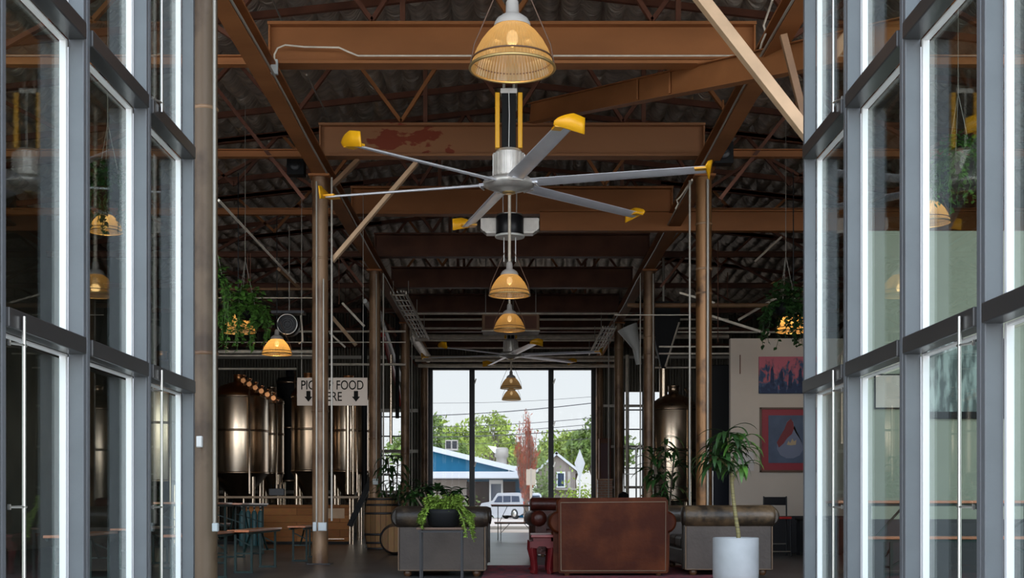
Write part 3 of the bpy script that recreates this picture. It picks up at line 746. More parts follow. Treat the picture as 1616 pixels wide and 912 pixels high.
for (x, y, d, lab, e, g) in [(804, 521, 51, 'amber glass bell lamp just above the far fan, lower of the middle two', 2, None),
                    (806.5, 613, 34, 'small dark bell lamp against the sky, upper of the far two', .4, None), (807, 631, 29.5, 'small dark bell lamp against the sky, lower of the far two', .4, None),
                    (437, 559, 47, 'glowing amber bell lamp in the left aisle, above the copper tank', 6, 'amber bell lamps in the aisles'), (376, 524, 56, 'amber bell lamp behind the hanging pothos in the left aisle', 4, 'amber bell lamps in the aisles'),
                    (1252, 523, 56, 'amber bell lamp behind the hanging vine in the right aisle', 8, 'amber bell lamps in the aisles'), (167, 366, 52, 'amber bell lamp seen through the left glass doors', 5, 'amber bell lamps in the aisles'),
                    (1466, 352, 66, 'amber bell lamp seen through the right glass doors', 5, 'amber bell lamps in the aisles')]:
    c = copy_tree(lampsrc); place_lamp(c, x, y, .56, d, lab, Y={51: 22.35, 34: 33.5, 56: 20.7}.get(d), e=e)
    if g:
        c['group'] = g
        for ch in kids(c):
            if ch.name.startswith('stem'):
                ch.data = ch.data.copy(); ch.data.materials[0] = M['blackmetal']; ch.scale = (.4, .4, 1)
# black duct drum between the first fan and the second lamp
Yd = 19.6
t = thing('heater_drum', 'black round heater drum with ribbed silver vents on two poles, under the fan', 'heater', W(804.5, 357, Yd))
d = MB(); d.lathe([(.20, -.15), (.215, -.13), (.215, .13), (.2, .15)], n=32); d.build('drum', 'blackmetal', t)
d = MB(); d.lathe([(.225, -.175), (.23, -.165), (.23, -.145), (.215, -.14)], n=32); d.build('bottom_ring', 'white', t)
d = MB(); d.lathe([(.19, .155), (.2, .165), (.2, .175), (.1, .18)], n=32); d.build('top_ring', 'bolt', t)
for s_ in (-1, 1):
    v = MB(); v.prism([(s_ * .2, -.1), (s_ * .2, .13), (s_ * .45, .13), (s_ * .45, -.03), (s_ * .36, -.1)][::s_], 'y', .02, .24)
    for k in range(7): v.box((s_ * (.235 + .03 * k), .01, .03), (.012, .02, .2))
    v.build('side_vent', 'alu2', t)
    MB().tube([(s_ * .105, 0, .17), (s_ * .105, 0, 7.55 - t.location.z)], .010, 8).build('pole', 'bolt', t)
    MB().tube([(s_ * .09, 0, -.16), (s_ * .09, 0, -.55)], .010, 8).build('lower_pole', 'bolt', t)
# suspended rectangular heater box far up
Yh = 30.3
t = thing('unit_heater', 'rectangular brown air unit hanging behind the middle lamps', 'heater', W(806, 512, Yh))
MB().box((0, 0, 0), (1.36, .7, .42)).build('casing', 'timber_brown', t, .02)
for s_ in (-1, 1):
    MB().box((s_ * .40, -.36, 0), (.42, .02, .30)).build('grille', 'beam_dark', t)
    MB().tube([(s_ * .6, 0, .21), (s_ * .6, 0, 2.5)], .012, 6).build('hanger', 'conduit', t)
e_ = MB().box((0, -.36, .2), (1.38, .03, .02)).box((0, -.36, -.2), (1.38, .03, .02)).build('edge_strip', 'pipe_white', t)
# round fan heater in the left aisle
Yr = 24.2
t = thing('fan_heater', 'round steel fan heater hanging in the left aisle behind the amber lamp', 'heater', W(455, 513, Yr))
r_ = MB(); r_.lathe([(.165, -.12), (.185, -.13), (.205, -.12), (.215, 0), (.2, .2), (.1, .26)], n=32, axis='y', cap=False); r_.lathe([(.001, -.10), (.17, -.10)], n=32, axis='y', cap=False); r_.build('drum', 'blackmetal', t); MB().tube([(.19 * math.cos(a), -.13, .19 * math.sin(a)) for a in np.linspace(0, 2 * PI, 32, endpoint=False)], .012, 6, closed=True).build('rim_ring', 'bolt', t)
g = MB()
for r in (.06, .1, .14): g.tube([(r * math.cos(a), -.135, r * math.sin(a)) for a in np.linspace(0, 2 * PI, 24, endpoint=False)], .004, 5, closed=True)
for k in range(6): g.bar((0, -.135, 0), (.17 * math.cos(k * PI / 3), -.135, .17 * math.sin(k * PI / 3)), .006, .006)
g.build('guard', 'blackmetal', t)
MB().box((0, .05, .24), (.62, .3, .05)).build('mounting_plate', 'blackmetal', t)
MB().tube([(.22, .1, .2), (.24, .1, 0), (.26, .1, -.3), (.18, .1, -.34)], .02, 8).build('feed_pipe', 'pipe_white', t)
MB().tube([(0, .1, .26), (0, .1, 1.9)], .012, 6).build('hanger', 'conduit', t)
# emergency floodlight boxes at girder level
for (x, y, Y, lab) in [(468, 262, 18.9, 'small black speaker box beside the left column head'), (1141, 243, 17.6, 'small black speaker box beside the right column head')]:
    t = thing('speaker_box', lab, 'speaker', W(x, y, Y)); MB().box((0, 0, 0), (.26, .2, .30)).build('cabinet', 'black', t, .01)
    MB().lathe([(.01, -.105), (.08, -.11), (.09, -.1)], n=16, axis='y').build('cone', 'blackmetal', t); MB().tube([(0, 0, .15), (0, 0, .75)], .015, 6).build('bracket', 'beam', t)

# ------------------------------------------------------------------ brewery, left aisle
def tank(loc, r, z0, z1, label, body='steel', dome='copper', cone=True, dh=.35, group='brewing tanks'):
    t = thing('brewing_tank', label, 'tank', loc, group=group)
    MB().lathe([(r - .01, z0), (r, z0 + .03), (r, z1 - .03), (r - .01, z1)], n=48, cap=False).build('shell', body, t)
    dm = MB(); dm.lathe([(r * 1.02, z1 - .02), (r * 1.02, z1 + .02), (r * .93, z1 + .10), (r * .6, z1 + dh * .75), (r * .28, z1 + dh), (.12, z1 + dh + .02), (.12, z1 + dh + .18), (.14, z1 + dh + .2), (.0001, z1 + dh + .22)], n=48); dm.build('dome', dome, t)
    if cone:
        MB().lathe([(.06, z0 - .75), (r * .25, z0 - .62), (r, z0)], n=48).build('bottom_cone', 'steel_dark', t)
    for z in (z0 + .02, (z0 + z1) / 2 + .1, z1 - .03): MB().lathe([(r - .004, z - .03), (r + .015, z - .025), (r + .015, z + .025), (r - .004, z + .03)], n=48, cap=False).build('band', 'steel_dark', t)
    for a in (45, 135, 225, 315):
        x, y = r * .85 * math.cos(math.radians(a)), r * .85 * math.sin(math.radians(a))
        MB().tube([(x, y, 0), (x, y, z0 - .02 + .1)], .05, 10).build('leg', 'steel', t)
    pp = MB(); pp.tube([(r * .55, -r * .85 - .06, z0 - .5), (r * .55, -r * .85 - .08, z1 + .2), (r * .4, -r * .5, z1 + dh + .1)], .03, 8); pp.build('riser_pipe', 'steel', t)
    return t
tank((W(377, 0, 32).x, 32, 0), .74, W(0, 748, 32).z, W(0, 626, 32).z, 'large stainless tank with copper dome at the far left, by the door edge')
tank((W(427, 0, 33.6).x, 33.8, 0), .33, W(0, 748, 33.6).z, W(0, 634, 33.6).z, 'slim bright stainless tank right of the copper-domed one', dome='steel', dh=.2)
tank((W(458, 0, 34.5).x, 34.5, 0), .36, W(0, 760, 34.5).z, W(0, 603, 34.5).z, 'tall matt black tank between the slim tank and the food sign', body='black', dome='black', cone=False, dh=.15)
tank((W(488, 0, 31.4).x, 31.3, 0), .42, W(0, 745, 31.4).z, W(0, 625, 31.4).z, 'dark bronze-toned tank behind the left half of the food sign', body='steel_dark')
tank((W(546, 0, 31.4).x, 31.9, 0), .50, W(0, 745, 31.4).z, W(0, 625, 31.4).z, 'stainless tank behind the right half of the food sign', body='steel')
tank((W(1063, 0, 29).x, 29, 0), .58, .95, W(0, 645, 29).z, 'stainless tank with conical top behind the right leafy plant', dome='steel_dark', dh=.32, cone=False)
tank((W(262, 0, 30).x, 29.6, 0), .7, 1.4, 3.9, 'stainless tank seen through the glass at the far left')
# gas regulators / valve cluster
for k in range(6):
    q = W(385 + k * 9.5, 601 + k * 5.5, 31.0)
    t = thing('pressure_valve', 'copper-toned valve in the slanting row above the tanks, %s from the left' % ['first', 'second', 'third', 'fourth', 'fifth', 'sixth'][k], 'valve', q, group='valves above the tanks')
    MB().lathe([(.03, -.12), (.05, -.1), (.05, .04), (.03, .06), (.03, .1), (.05, .11), (.05, .14)], n=14).build('body', 'copper', t)
    MB().lathe([(.06, -.02), (.07, 0), (.06, .02)], (0, -.07, 0), 14, axis='y').build('dial', 'copper', t)
conduit([W(380, 597, 31.05), W(440, 632, 31.05)], .035, 'slanting copper manifold carrying the row of valves', m='copper', cat='pipe', name='manifold')
# white hopper and dark hopper on the right
t = thing('grain_hopper', 'dark conical hopper with pale edge behind the right columns', 'hopper', W(1047, 512, 27.5))
MB().lathe([(.06, -.95), (.1, -.85), (.45, .05), (.45, .45)], n=4, smooth=False, ang=PI / 4).build('cone', 'black', t)
MB().bar((.30, -.34, -.0), (.03, -.1, -.93), .03, .03).build('edge_angle', 'pipe_white', t)
MB().tube([(0, 0, .45), (0, 0, 1.6)], .03, 8).build('hanger', 'conduit', t)
one('white_duct', MB().tube([W(990, 516, 31), W(1004, 548, 31), W(1008, 575, 31)], .2, 14, radii=[.26, .10, .07]), 'white', 'white tapering duct between the two right columns', 'duct', W(1004, 548, 31))
# aisle clutter: dark fridge right
t = thing('tall_cooler', 'tall black cooler cabinet left of the cream partition', 'cooler', (W(1134, 0, 24).x, 24.2, 0))
MB().box((0, 0, 1.75), (.40, .6, 3.5)).build('cabinet', 'black', t, .015)
MB().box((0, -.31, .9), (.34, .02, 1.5)).build('door', 'darkglass', t, .005)
MB().tube([(-.13, -.34, .8), (-.13, -.34, 1.5)], .012, 8).build('handle', 'bolt', t)

# bar
Yb_ = 28
t = thing('bar_counter', 'long timber-fronted bar with pale top along the left aisle', 'bar counter', (0, Yb_, 0))
xa, xb = -7.2, W(575, 0, Yb_).x
MB().box(((xa + xb) / 2, 0, 1.035), (xb - xa, .55, .05)).build('counter_top', 'bar_top', t, .008)
xa2, xb2 = W(388, 0, Yb_).x, W(552, 0, Yb_).x
MB().box(((xa2 + xb2) / 2, .0, .46), (xb2 - xa2, .05, .82)).build('front_panel', 'bar_front', t, .004)
MB().box(((xa + xb2) / 2, .1, .03), (xb2 - xa, .3, .06)).build('toe_kick', 'black', t)
for x in (xa + .1, W(386, 0, Yb_).x, W(553, 0, Yb_).x, W(558, 0, Yb_).x, xb - .05):
    MB().tube([(x, -.1, 0), (x, -.1, 1.01)], .025, 10).build('leg', 'steel', t)
MB().box((W(531, 0, Yb_).x, -.035, .68), (.36, .02, .22)).build('notice_board', 'timber', t)
MB().tube([(W(545, 0, Yb_).x, -.2, .12), (W(510, 0, Yb_).x, -.2, .12)], .015, 8).build('foot_rail', 'steel', t)
for k in range(4):
    x = W(351 + k * 10.5, 0, 25).x
    t = thing('gas_cylinder', 'teal gas cylinder before the bar, %s from the left' % ['first', 'second', 'third', 'fourth'][k], 'gas cylinder', (x, 26.8, 0), group='teal gas cylinders before the bar')
    MB().lathe([(.055, 0), (.062, .02), (.062, .66), (.045, .72), (.02, .75)], n=18).build('bottle', 'teal', t)
    MB().lathe([(.02, .75), (.02, .80), (.03, .80), (.03, .83)], n=12).build('valve', 'bolt', t)
# dark slanting conveyor next to the barrel
brace(W(552, 830, 26.2), W(588, 752, 26.2), .10, .22, 'black', 'black slanting chute beside the oak barrel', 'chute')
t = thing('bar_faucet', 'steel tap tower standing on the left bar', 'tap', (W(437, 0, 28).x, 28, 1.06))
MB().box((0, 0, .09), (.34, .12, .16)).build('drip_box', 'blackmetal', t, .01)
for k in range(4): MB().tube([(-.12 + .08 * k, -.02, .17), (-.12 + .08 * k, -.05, .26)], .012, 8).build('tap_handle', 'black', t)

# food sign
Ys = 20.6
ts = thing('food_sign', 'beige hanging sign reading PICKUP FOOD HERE with two arrows, behind the left column', 'sign', W(524.5, 618, Ys))
wS, hS = 111 * Ys / F, 44 * Ys / F
MB().box((0, 0, 0), (wS, .03, hS)).build('board', 'sign', ts, .003)
def text_mesh(body, size, width, loc, parent, m, name='lettering', ext=.003):
    cu = bpy.data.curves.new('txt', 'FONT'); cu.body = body; cu.size = size; cu.extrude = ext; cu.align_x = 'CENTER'; cu.align_y = 'CENTER'; cu.offset = .0012
    o = bpy.data.objects.new('txt', cu); COL.objects.link(o)
    me = bpy.data.meshes.new_from_object(o.evaluated_get(bpy.context.evaluated_depsgraph_get()))
    bpy.data.objects.remove(o); me.materials.clear(); me.materials.append(M[m]); r = bpy.data.objects.new(name, me); COL.objects.link(r)
    r.rotation_euler = (PI / 2, 0, 0); r.location = loc; r.parent = parent
    r.scale.x = width / max(1e-6, r.dimensions.x); return r
k = Ys / F
text_mesh('PICKUP FOOD', 20.5 * k, 98 * k, (0, -.018, 9.5 * k), ts, 'signblack')
text_mesh('HERE', 20.5 * k, 36 * k, (-3 * k, -.018, -8.5 * k), ts, 'signblack')
for s_ in (-1, 1):
    x = s_ * 37.5 * k; a_ = MB().prism([(x - 3.3 * k, 1 * k), (x + 3.3 * k, 1 * k), (x + 3.3 * k, -8 * k), (x + 6.4 * k, -8 * k), (x, -16 * k), (x - 6.4 * k, -8 * k), (x - 3.3 * k, -8 * k)], 'y', -.02, -.015)
    a_.build('arrow', 'signblack', ts)
    MB().tube([(s_ * .5, 0, hS / 2), (s_ * .5, 0, 5.9 - ts.location.z)], .005, 5).build('wire', 'conduit', ts)

# ------------------------------------------------------------------ beer benches and tables
def make_trestle(wid, length, h, name, m='benchtop'):
    t = thing(name, '', 'bench' if h < .7 else 'table', (0, 0, 0))
    b = MB(); b.box((0, 0, h - .014), (wid, length, .028)); b.build('top_board', m, t, .004)
    a = MB(); 
    for s_ in (-1, 1): a.box((s_ * (wid / 2 - .03), 0, h - .042), (.022, length - .06, .028))
    a.build('apron_rail', 'greensteel', t)
    for s_ in (-1, 1):
        y = s_ * (length / 2 - .32)
        lw = wid / 2 - .035
        for q in (-1, 1): MB().bar((q * lw, y, .02), (q * lw, y, h - .05), .028, .028, up=(0, 1, 0)).build('leg', 'greensteel', t)
        MB().bar((-lw - .02, y, .012), (lw + .02, y, .012), .024, .024).build('foot_bar', 'greensteel', t)
        c = MB(); c.bar((-lw, y, h * .45), (lw, y, h * .45), .02, .02); c.bar((-lw, y, h * .8), (lw, y - s_ * .0, h * .62), .016, .016)
        c.build('cross_bar', 'greensteel', t)
        MB().bar((0, y - s_ * .03, h * .45), (0, y - s_ * .42, h - .05), .02, .02).build('folding_stay', 'greensteel', t)
    return t
bench = make_trestle(.27, 2.2, .54, 'beer_bench')
places = [(-3.42, 13.9, 'orange beer bench at the left door edge, nearest of the row beside the column'), (-3.33, 16.5, 'orange beer bench in the middle of the row left of the column'), (-3.2, 19.9, 'orange beer bench just behind the left column'),
          (-5.1, 17.6, 'orange beer bench left of the near beer table'), (-5.1, 21.4, 'orange beer bench left of the far beer table')]
for i, (x, y, lab) in enumerate(places):
    o = bench if i == 0 else copy_tree(bench); o.location = (x, y, 0); o['label'] = lab; o['group'] = 'orange beer benches in the left aisle'
table = make_trestle(.55, 2.2, .885, 'beer_table')
for i, (x, y, lab) in enumerate([(-4.4, 17.6, 'orange beer table in the left aisle, nearer of the pair'), (-4.6, 21.4, 'orange beer table in the left aisle, farther of the pair')]):
    o = table if i == 0 else copy_tree(table); o.location = (x, y, 0); o['label'] = lab; o['group'] = 'orange beer tables'
# right side room table and benches seen through the glass
o = copy_tree(table); o.location = (4.35, 12.9, 0); o.rotation_euler.z = PI / 2; o['label'] = 'orange beer table behind the right glass doors'; o['group'] = 'orange beer tables'
o = copy_tree(bench); o.location = (4.4, 12.2, -.0); o.rotation_euler.z = PI / 2; o['label'] = 'orange beer bench behind the right glass doors'; o['group'] = 'orange beer benches behind the right doors'
o = copy_tree(bench); o.location = (-4.6, 13.6, 0); o.rotation_euler.z = .1; o['label'] = 'orange beer bench seen through the left glass doors'; o['group'] = 'orange beer benches in the left aisle'
# far table at the street opening
o = copy_tree(table); o.location = (-.02 + .1, 31.6, 0); o.rotation_euler.z = PI / 2 ; o.scale = (1, .55, 1); o['label'] = 'dark-edged red beer table standing before the street opening'; o['group'] = 'orange beer tables'
o = copy_tree(bench); o.location = (.12, 30.6, 0); o.rotation_euler.z = PI / 2; o.scale = (1, .5, .85); o['label'] = 'dark red bench before the street opening table'

# ------------------------------------------------------------------ seating
def roll(mb, a, b, r, n=20, ends=True):
    a = Vector(a); b = Vector(b); L = (b - a).length; u = (b - a) / L
    fr = [(-.0, .80), (.012, .93), (.04, 1), (.5, 1.0), (.96, 1), (.988, .93), (1.0, .80)]
    mb.tube([a + u * (f * L) for f, _ in fr], r, n, radii=[r * q for _, q in fr])
def make_sofa(loc, rz, label, dark, panel, roll_m, L=2.2):
    """faces +x locally, long along y"""
    t = thing('chesterfield_sofa', label, 'sofa', loc, rz)
    D = 1.0; h = .83; r = .13
    MB().box((0, 0, .20), (D, L - .04, .20)).build('base', dark, t, .02)
    for s_ in (-1, 1):
        y = s_ * (L / 2 - .09)
        MB().box((0, y, .335), (D + .02, .16, .55)).build('arm', panel, t, .018)
        a = MB(); roll(a, (-D / 2 - .04, y + s_ * .03, h - r), (D / 2 + .03, y + s_ * .03, h - r), r, 24); ao = a.build('arm_roll', roll_m, t)
        sc = MB(); sc.lathe([(.0001, D / 2 + .055), (.06, D / 2 + .055), (.11, D / 2 + .045), (.118, D / 2 + .02)], (0, y + s_ * .03, h - r), 24, axis='x'); sc.prism([(y - .07, .08), (y + .07, .08), (y + .075, .6), (y - .075, .6)], 'x', D / 2, D / 2 + .035)
        sc.build('arm_front', dark, ao, .006)
        pp = MB(); yy = y + s_ * .084
        pp.tube([(-D / 2 - .01, yy, .07), (-D / 2 - .01, yy, .58)], .008, 6); pp.tube([(D / 2 + .01, yy, .07), (D / 2 + .01, yy, .58)], .008, 6); pp.tube([(-D / 2, yy, .072), (D / 2, yy, .072)], .007, 6)
        pp.build('piping', 'piping', t)
    MB().box((-D / 2 + .1, 0, .36), (.2, L - .2, .58)).build('back', panel, t, .02)
    b = MB(); roll(b, (-D / 2 + .02, -L / 2 + .02, h - r), (-D / 2 + .02, L / 2 - .02, h - r), r + .003, 24); b.build('back_roll', roll_m, t)
    for k in range(3):
        yk = (k - 1) * (L - .36) / 3
        MB().box((.1, yk, .37), (.72, (L - .38) / 3, .16)).build('seat_cushion', dark, t, .04)
        bt = MB()
        for q in range(3):
            for z in (.5, .62): bt.ball((-D / 2 + .21, yk + (q - 1) * .18, z), .014, n=5)
        bt.build('button', dark, t)
    for sx in (-1, 1):
        for sy in (-1, 1):
            MB().lathe([(.028, 0), (.045, .02), (.05, .045), (.03, .075), (.045, .085), (.045, .1)], (sx * (D / 2 - .09), sy * (L / 2 - .1), 0), 16).build('foot', 'wood_foot', t)
    return t
make_sofa((-.83, 14.95 + 1.1, .0), 0, 'black leather chesterfield sofa with its side greyed for sky reflection, behind the trailing plant stand', 'lea_dark', 'lea_panel', 'lea_dark')
make_sofa((2.56, 14.95 + 1.1, .012), PI, 'worn tan-black leather chesterfield sofa behind the white planter', 'lea_dark', 'lea_panel', 'lea_worn')
def make_armchair(loc, rz, label, lea, wd=1.24, h=.905, group=None):
    """back is at local y=0 side, faces +y"""
    t = thing('club_armchair', label, 'armchair', loc, rz, group)
    D = .95
    bk = MB(); 
    bk.prism([(-wd / 2, .05), (wd / 2, .05), (wd / 2 + .005, h - .03), (wd / 2 - .02, h), (-wd / 2 + .02, h - .012), (-wd / 2 - .005, h - .04)], 'y', 0, .20)
    bk.build('backrest', lea, t, .018)
    pp = MB(); 
    pp.tube([(-wd / 2 + .008, -.004, .06), (-wd / 2 + .004, -.004, h - .045), (wd / 2 - .004, -.004, h - .035), (wd / 2 - .008, -.004, .06), (-wd / 2 + .008, -.004, .06)], .007, 6); pp.build('piping', 'piping', t)
    hr = MB(); roll(hr, (-wd / 2 - .04, .22, h - .10), (wd / 2 + .04, .22, h - .10), .105); hr.build('head_roll', lea, t)
    MB().box((0, D / 2 + .05, .18), (wd - .06, D - .1, .24)).build('base', lea, t, .02)
    for s_ in (-1, 1):
        x = s_ * (wd / 2 + .0)
        MB().prism([(x - .08 - .02 * s_, .06), (x + .05 - .02 * s_, .06), (x + .06 - .02 * s_, .60), (x - .08 - .02 * s_, .60)], 'y', .13, D).build('arm', lea, t, .02)
        a = MB(); roll(a, (x, .06, .63), (x, D + .03, .63), .135, 24); ao = a.build('arm_roll', lea, t)
        sc = MB(); sc.lathe([(.11, D + .02), (.115, D + .045), (.05, D + .06), (.0001, D + .065)], (x, 0, .63), 24, axis='y'); sc.build('arm_scroll', lea, ao)
    MB().box((0, D / 2 + .12, .37), (wd - .22, D - .25, .17)).build('seat_cushion', lea, t, .045)
    for sx in (-1, 1):
        for y in (.08, D - .08): MB().lathe([(.025, 0), (.035, .02), (.03, .07)], (sx * (wd / 2 - .08), y, 0), 12).build('foot', 'wood_foot', t)
    return t
make_armchair((1.187, 14.86, .012), 0, 'large cognac-brown leather armchair seen square from behind, between the two sofas', 'lea_brown')
make_armchair((.80, 21.9, 0), PI + .12, 'oxblood leather armchair facing the doors, beyond the red lacquer table', 'lea_red', .95, .97)

# red lacquer low table
t = thing('low_table', 'low red lacquer table with curved legs beside the brown armchair', 'table', (.365, 15.75, .012))
Lx, Ly, hz = .27, .98, .475
MB().box((0, 0, hz - .018), (Lx, Ly, .036)).build('top', 'redtop', t, .008)
MB().box((0, 0, hz - .06), (Lx - .05, Ly - .05, .05)).build('waist', 'redlac', t, .004)
ap = MB(); 
for s_ in (-1, 1):
    ap.prism([(-Lx / 2, hz - .085), (Lx / 2, hz - .085), (Lx / 2 + .01, hz - .15), (Lx / 2 - .07, hz - .16), (Lx / 2 - .1, hz - .135), (-Lx / 2 + .09, hz - .135), (-Lx / 2 + .07, hz - .16), (-Lx / 2 - .01, hz - .15)], 'y', s_ * Ly / 2 - .02, s_ * Ly / 2 + .02)
    ap.prism([(-Ly / 2, hz - .085), (Ly / 2, hz - .085), (Ly / 2, hz - .17), (Ly / 2 - .12, hz - .135), (-Ly / 2 + .12, hz - .135), (-Ly / 2, hz - .17)], 'x', s_ * Lx / 2 - .02, s_ * Lx / 2 + .02)
ap.build('apron', 'redlac', t, .004)
for sx in (-1, 1):
    for sy in (-1, 1):
        lg = MB(); x = sx * (Lx / 2 - .035)
        lg.tube([(x + sx * .012, sy * (Ly / 2 - .04), hz - .09), (x + sx * .02, sy * (Ly / 2 - .03), hz - .2), (x, sy * (Ly / 2 - .045), .16), (x - sx * .01, sy * (Ly / 2 - .05), .05), (x + sx * .01, sy * (Ly / 2 - .04), 0)], .045, 4, radii=[.058, .055, .042, .04, .055])
        lg.build('leg', 'redlac', t, .004)

# rug
r = MB().box((1.15, 15.35, .006), (3.0, 4.5, .012)).build('rug', 'rug', None, loc=(1.15, 15.35, 0)); tag(r, 'crimson patterned rug under the armchair and the right sofa', 'rug')

# barrels
def make_barrel(loc, label, ax='z', R=.35, H=1.0):
    t = thing('oak_barrel', label, 'barrel', loc, 0, 'oak barrels')
    pr = [(R * (1 - .2 * (2 * f - 1) ** 2), f * H) for f in np.linspace(0, 1, 13)]
    b = MB(); b.lathe(pr, n=32, axis=ax, c=(0, 0, 0) if ax == 'z' else (0, 0, R)); b.build('staves', 'barrel', t)
    for f in (.03, .14, .30, .70, .86, .97):
        rr = R * (1 - .2 * (2 * f - 1) ** 2) + .006
        MB().lathe([(rr - .004, f * H - .022), (rr + .003, f * H - .02), (rr + .003, f * H + .02), (rr - .004, f * H + .022)], n=32, axis=ax, c=(0, 0, 0) if ax == 'z' else (0, 0, R), cap=False).build('hoop', 'hoop', t)
    return t
make_barrel((W(601, 0, 24).x, 24.3, 0), 'oak barrel with dark hoops standing by the left column')
make_barrel((-2.0, 21.5, 0), 'oak barrel lying on its side behind the black sofa', 'y', .27, .8)

# ------------------------------------------------------------------ plants
def leaf_strip(mb, p, d, L, wd, droop, seg=7, fold=.25):
    """arching strap leaf"""
    d = Vector(d).normalized(); side = d.cross(Vector((0, 0, 1)))
    if side.length < 1e-3: side = Vector((1, 0, 0))
    side.normalize(); pos = Vector(p); vs = []; dirv = d.copy(); st = L / seg
    for i in range(seg + 1):
        f = i / seg; w_ = wd * (math.sin(PI * min(1, .12 + f * .88)) ** .8) * .5 + .0008
        up = side.cross(dirv).normalized()
        vs += [pos - side * w_ + up * (w_ * fold), pos, pos + side * w_ + up * (w_ * fold)]
        dirv = (dirv + Vector((0, 0, -1)) * droop * (f + .25) * 2.2 / seg).normalized(); pos = pos + dirv * st
    fs = []
    for i in range(seg):
        a = i * 3; fs += [(a, a + 1, a + 4, a + 3), (a + 1, a + 2, a + 5, a + 4)]
    mb.add(vs, fs, True)
def heart_leaf(mb, p, d, size, rnd):
    d = Vector(d).normalized(); side = d.cross(Vector((0, 0, 1)))
    if side.length < 1e-3: side = Vector((1, 0, 0))
    side.normalize(); up = side.cross(d).normalized(); rot = Matrix.Rotation(rnd.uniform(-.6, .6), 3, d); side = rot @ side; up = rot @ up
    pr = [(0, 0), (.18, .42), (.5, .45), (.8, .22), (1, 0)]
    p = Vector(p); vs = []
    for f, w_ in pr:
        c = p + d * (f * size) + Vector((0, 0, -1)) * (f * f * size * .35)
        vs += [c - side * (w_ * size) - up * (.05 * size), c, c + side * (w_ * size) - up * (.05 * size)]
    fs = []
    for i in range(4):
        a = i * 3; fs += [(a, a + 1, a + 4, a + 3), (a + 1, a + 2, a + 5, a + 4)]
    mb.add(vs, fs, True)
def rdir(rnd, zlo, zhi):
    a = rnd.uniform(0, 2 * PI); z = rnd.uniform(zlo, zhi); r = math.sqrt(max(.01, 1 - z * z)); return Vector((r * math.cos(a), r * math.sin(a), z))
def rosette(mb, p, n, L, wd, rnd, droop=1.0, spread=.25):
    for k in range(n):
        leaf_strip(mb, Vector(p) + Vector((0, 0, rnd.uniform(-spread, .02))), rdir(rnd, -.1, .85), L * rnd.uniform(.7, 1.1), wd * rnd.uniform(.8, 1.1), droop * rnd.uniform(.7, 1.3))

rnd = random.Random(11)
# white planter with dracaena
Yp = 13.6; bx = W(1161, 0, Yp).x
t = thing('potted_dracaena', 'dracaena with a bare curved stem in a large white cylinder planter', 'plant', (bx, Yp, .0))
zr_ = W(0, 848, Yp).z
pm = MB(); R_ = 36 * Yp / F
pm.lathe([(R_ * .93, 0), (R_ * .97, .015), (R_, .1), (R_, zr_ - .008), (R_ - .006, zr_), (R_ - .022, zr_), (R_ - .024, zr_ - .05)], n=48); pm.build('planter', 'planter', t)
MB().lathe([(.001, zr_ - .045), (R_ - .03, zr_ - .045)], n=24, cap=False).build('soil', 'soil', t)
L0 = t.location
st = [W(1166, 860, Yp), W(1165, 840, Yp), W(1161, 815, Yp), W(1157, 785, Yp), W(1155, 762, Yp), W(1154, 742, Yp)]
st = [q - L0 for q in st]
MB().tube(st, .022, 10, radii=[.024, .023, .022, .020, .019, .017]).build('stem', 'stem', t)
br = [[st[-1], W(1150, 715, Yp) - L0, W(1148, 684, Yp) - L0], [st[-2], W(1163, 745, Yp) - L0, W(1170, 738, Yp) - L0], [st[-1], W(1140, 728, Yp - .1) - L0, W(1128, 720, Yp - .15) - L0], [st[-1], W(1162, 705, Yp + .1) - L0, W(1168, 695, Yp + .1) - L0]]
bm = MB()
for q in br: bm.tube(q, .012, 8)
bm.build('branch', 'stem', t)
lv = MB(); lv2 = MB()
rosette(lv, br[0][2], 40, .38, .058, rnd, 1.45, .26); rosette(lv2, br[1][2], 11, .32, .052, rnd, 1.6, .03); rosette(lv, br[2][2], 30, .36, .055, rnd, 1.8, .16); rosette(lv2, br[3][2], 14, .36, .05, rnd, 1.3, .1)
lv.build('upper_leaves', 'leafdark', t); lv2.build('lower_leaves', 'leaf', t)

def bush_plant(loc, label, cat, stems, mname, pot='black', Lf=.45, wd=.06, nper=18, potr=.2, poth=.4, droop=1.1, seed=3, name='leafy_plant', spread=.3):
    rn = random.Random(seed); t = thing(name, label, cat, loc)
    MB().lathe([(potr * .75, 0), (potr, poth), (potr - .02, poth), (potr - .03, poth - .04), (.001, poth - .04)], n=24).build('pot', pot, t)
    sm = MB(); lf = MB()
    for (x, y, z) in stems:
        sm.tube([(x * .15, y * .15, poth - .05), (x * .6, y * .6, (poth + z) / 2), (x, y, z)], .014, 6); rosette(lf, (x, y, z), nper, Lf, wd, rn, droop, spread)
    sm.build('stem', 'bark', t); lf.build('leaves', mname, t); return t
Yq = 19.2; q = W(1050, 0, Yq)
def rel(x, y, Y, base): v = W(x, y, Y); return (v.x - base, 0, v.z)
bush_plant((q.x, Yq, 0), 'tall dark green corn plant behind the tan sofa, left of the rusty column', 'plant', [rel(1050, 690, Yq, q.x), rel(1035, 735, Yq, q.x), rel(1062, 740, Yq, q.x), rel(1048, 775, Yq, q.x), rel(1030, 715, Yq, q.x), rel(1065, 705, Yq, q.x)], 'leafdark', Lf=.42, wd=.06, nper=16, seed=5, spread=.35)
Yq = 25.2; q = W(622, 0, Yq)
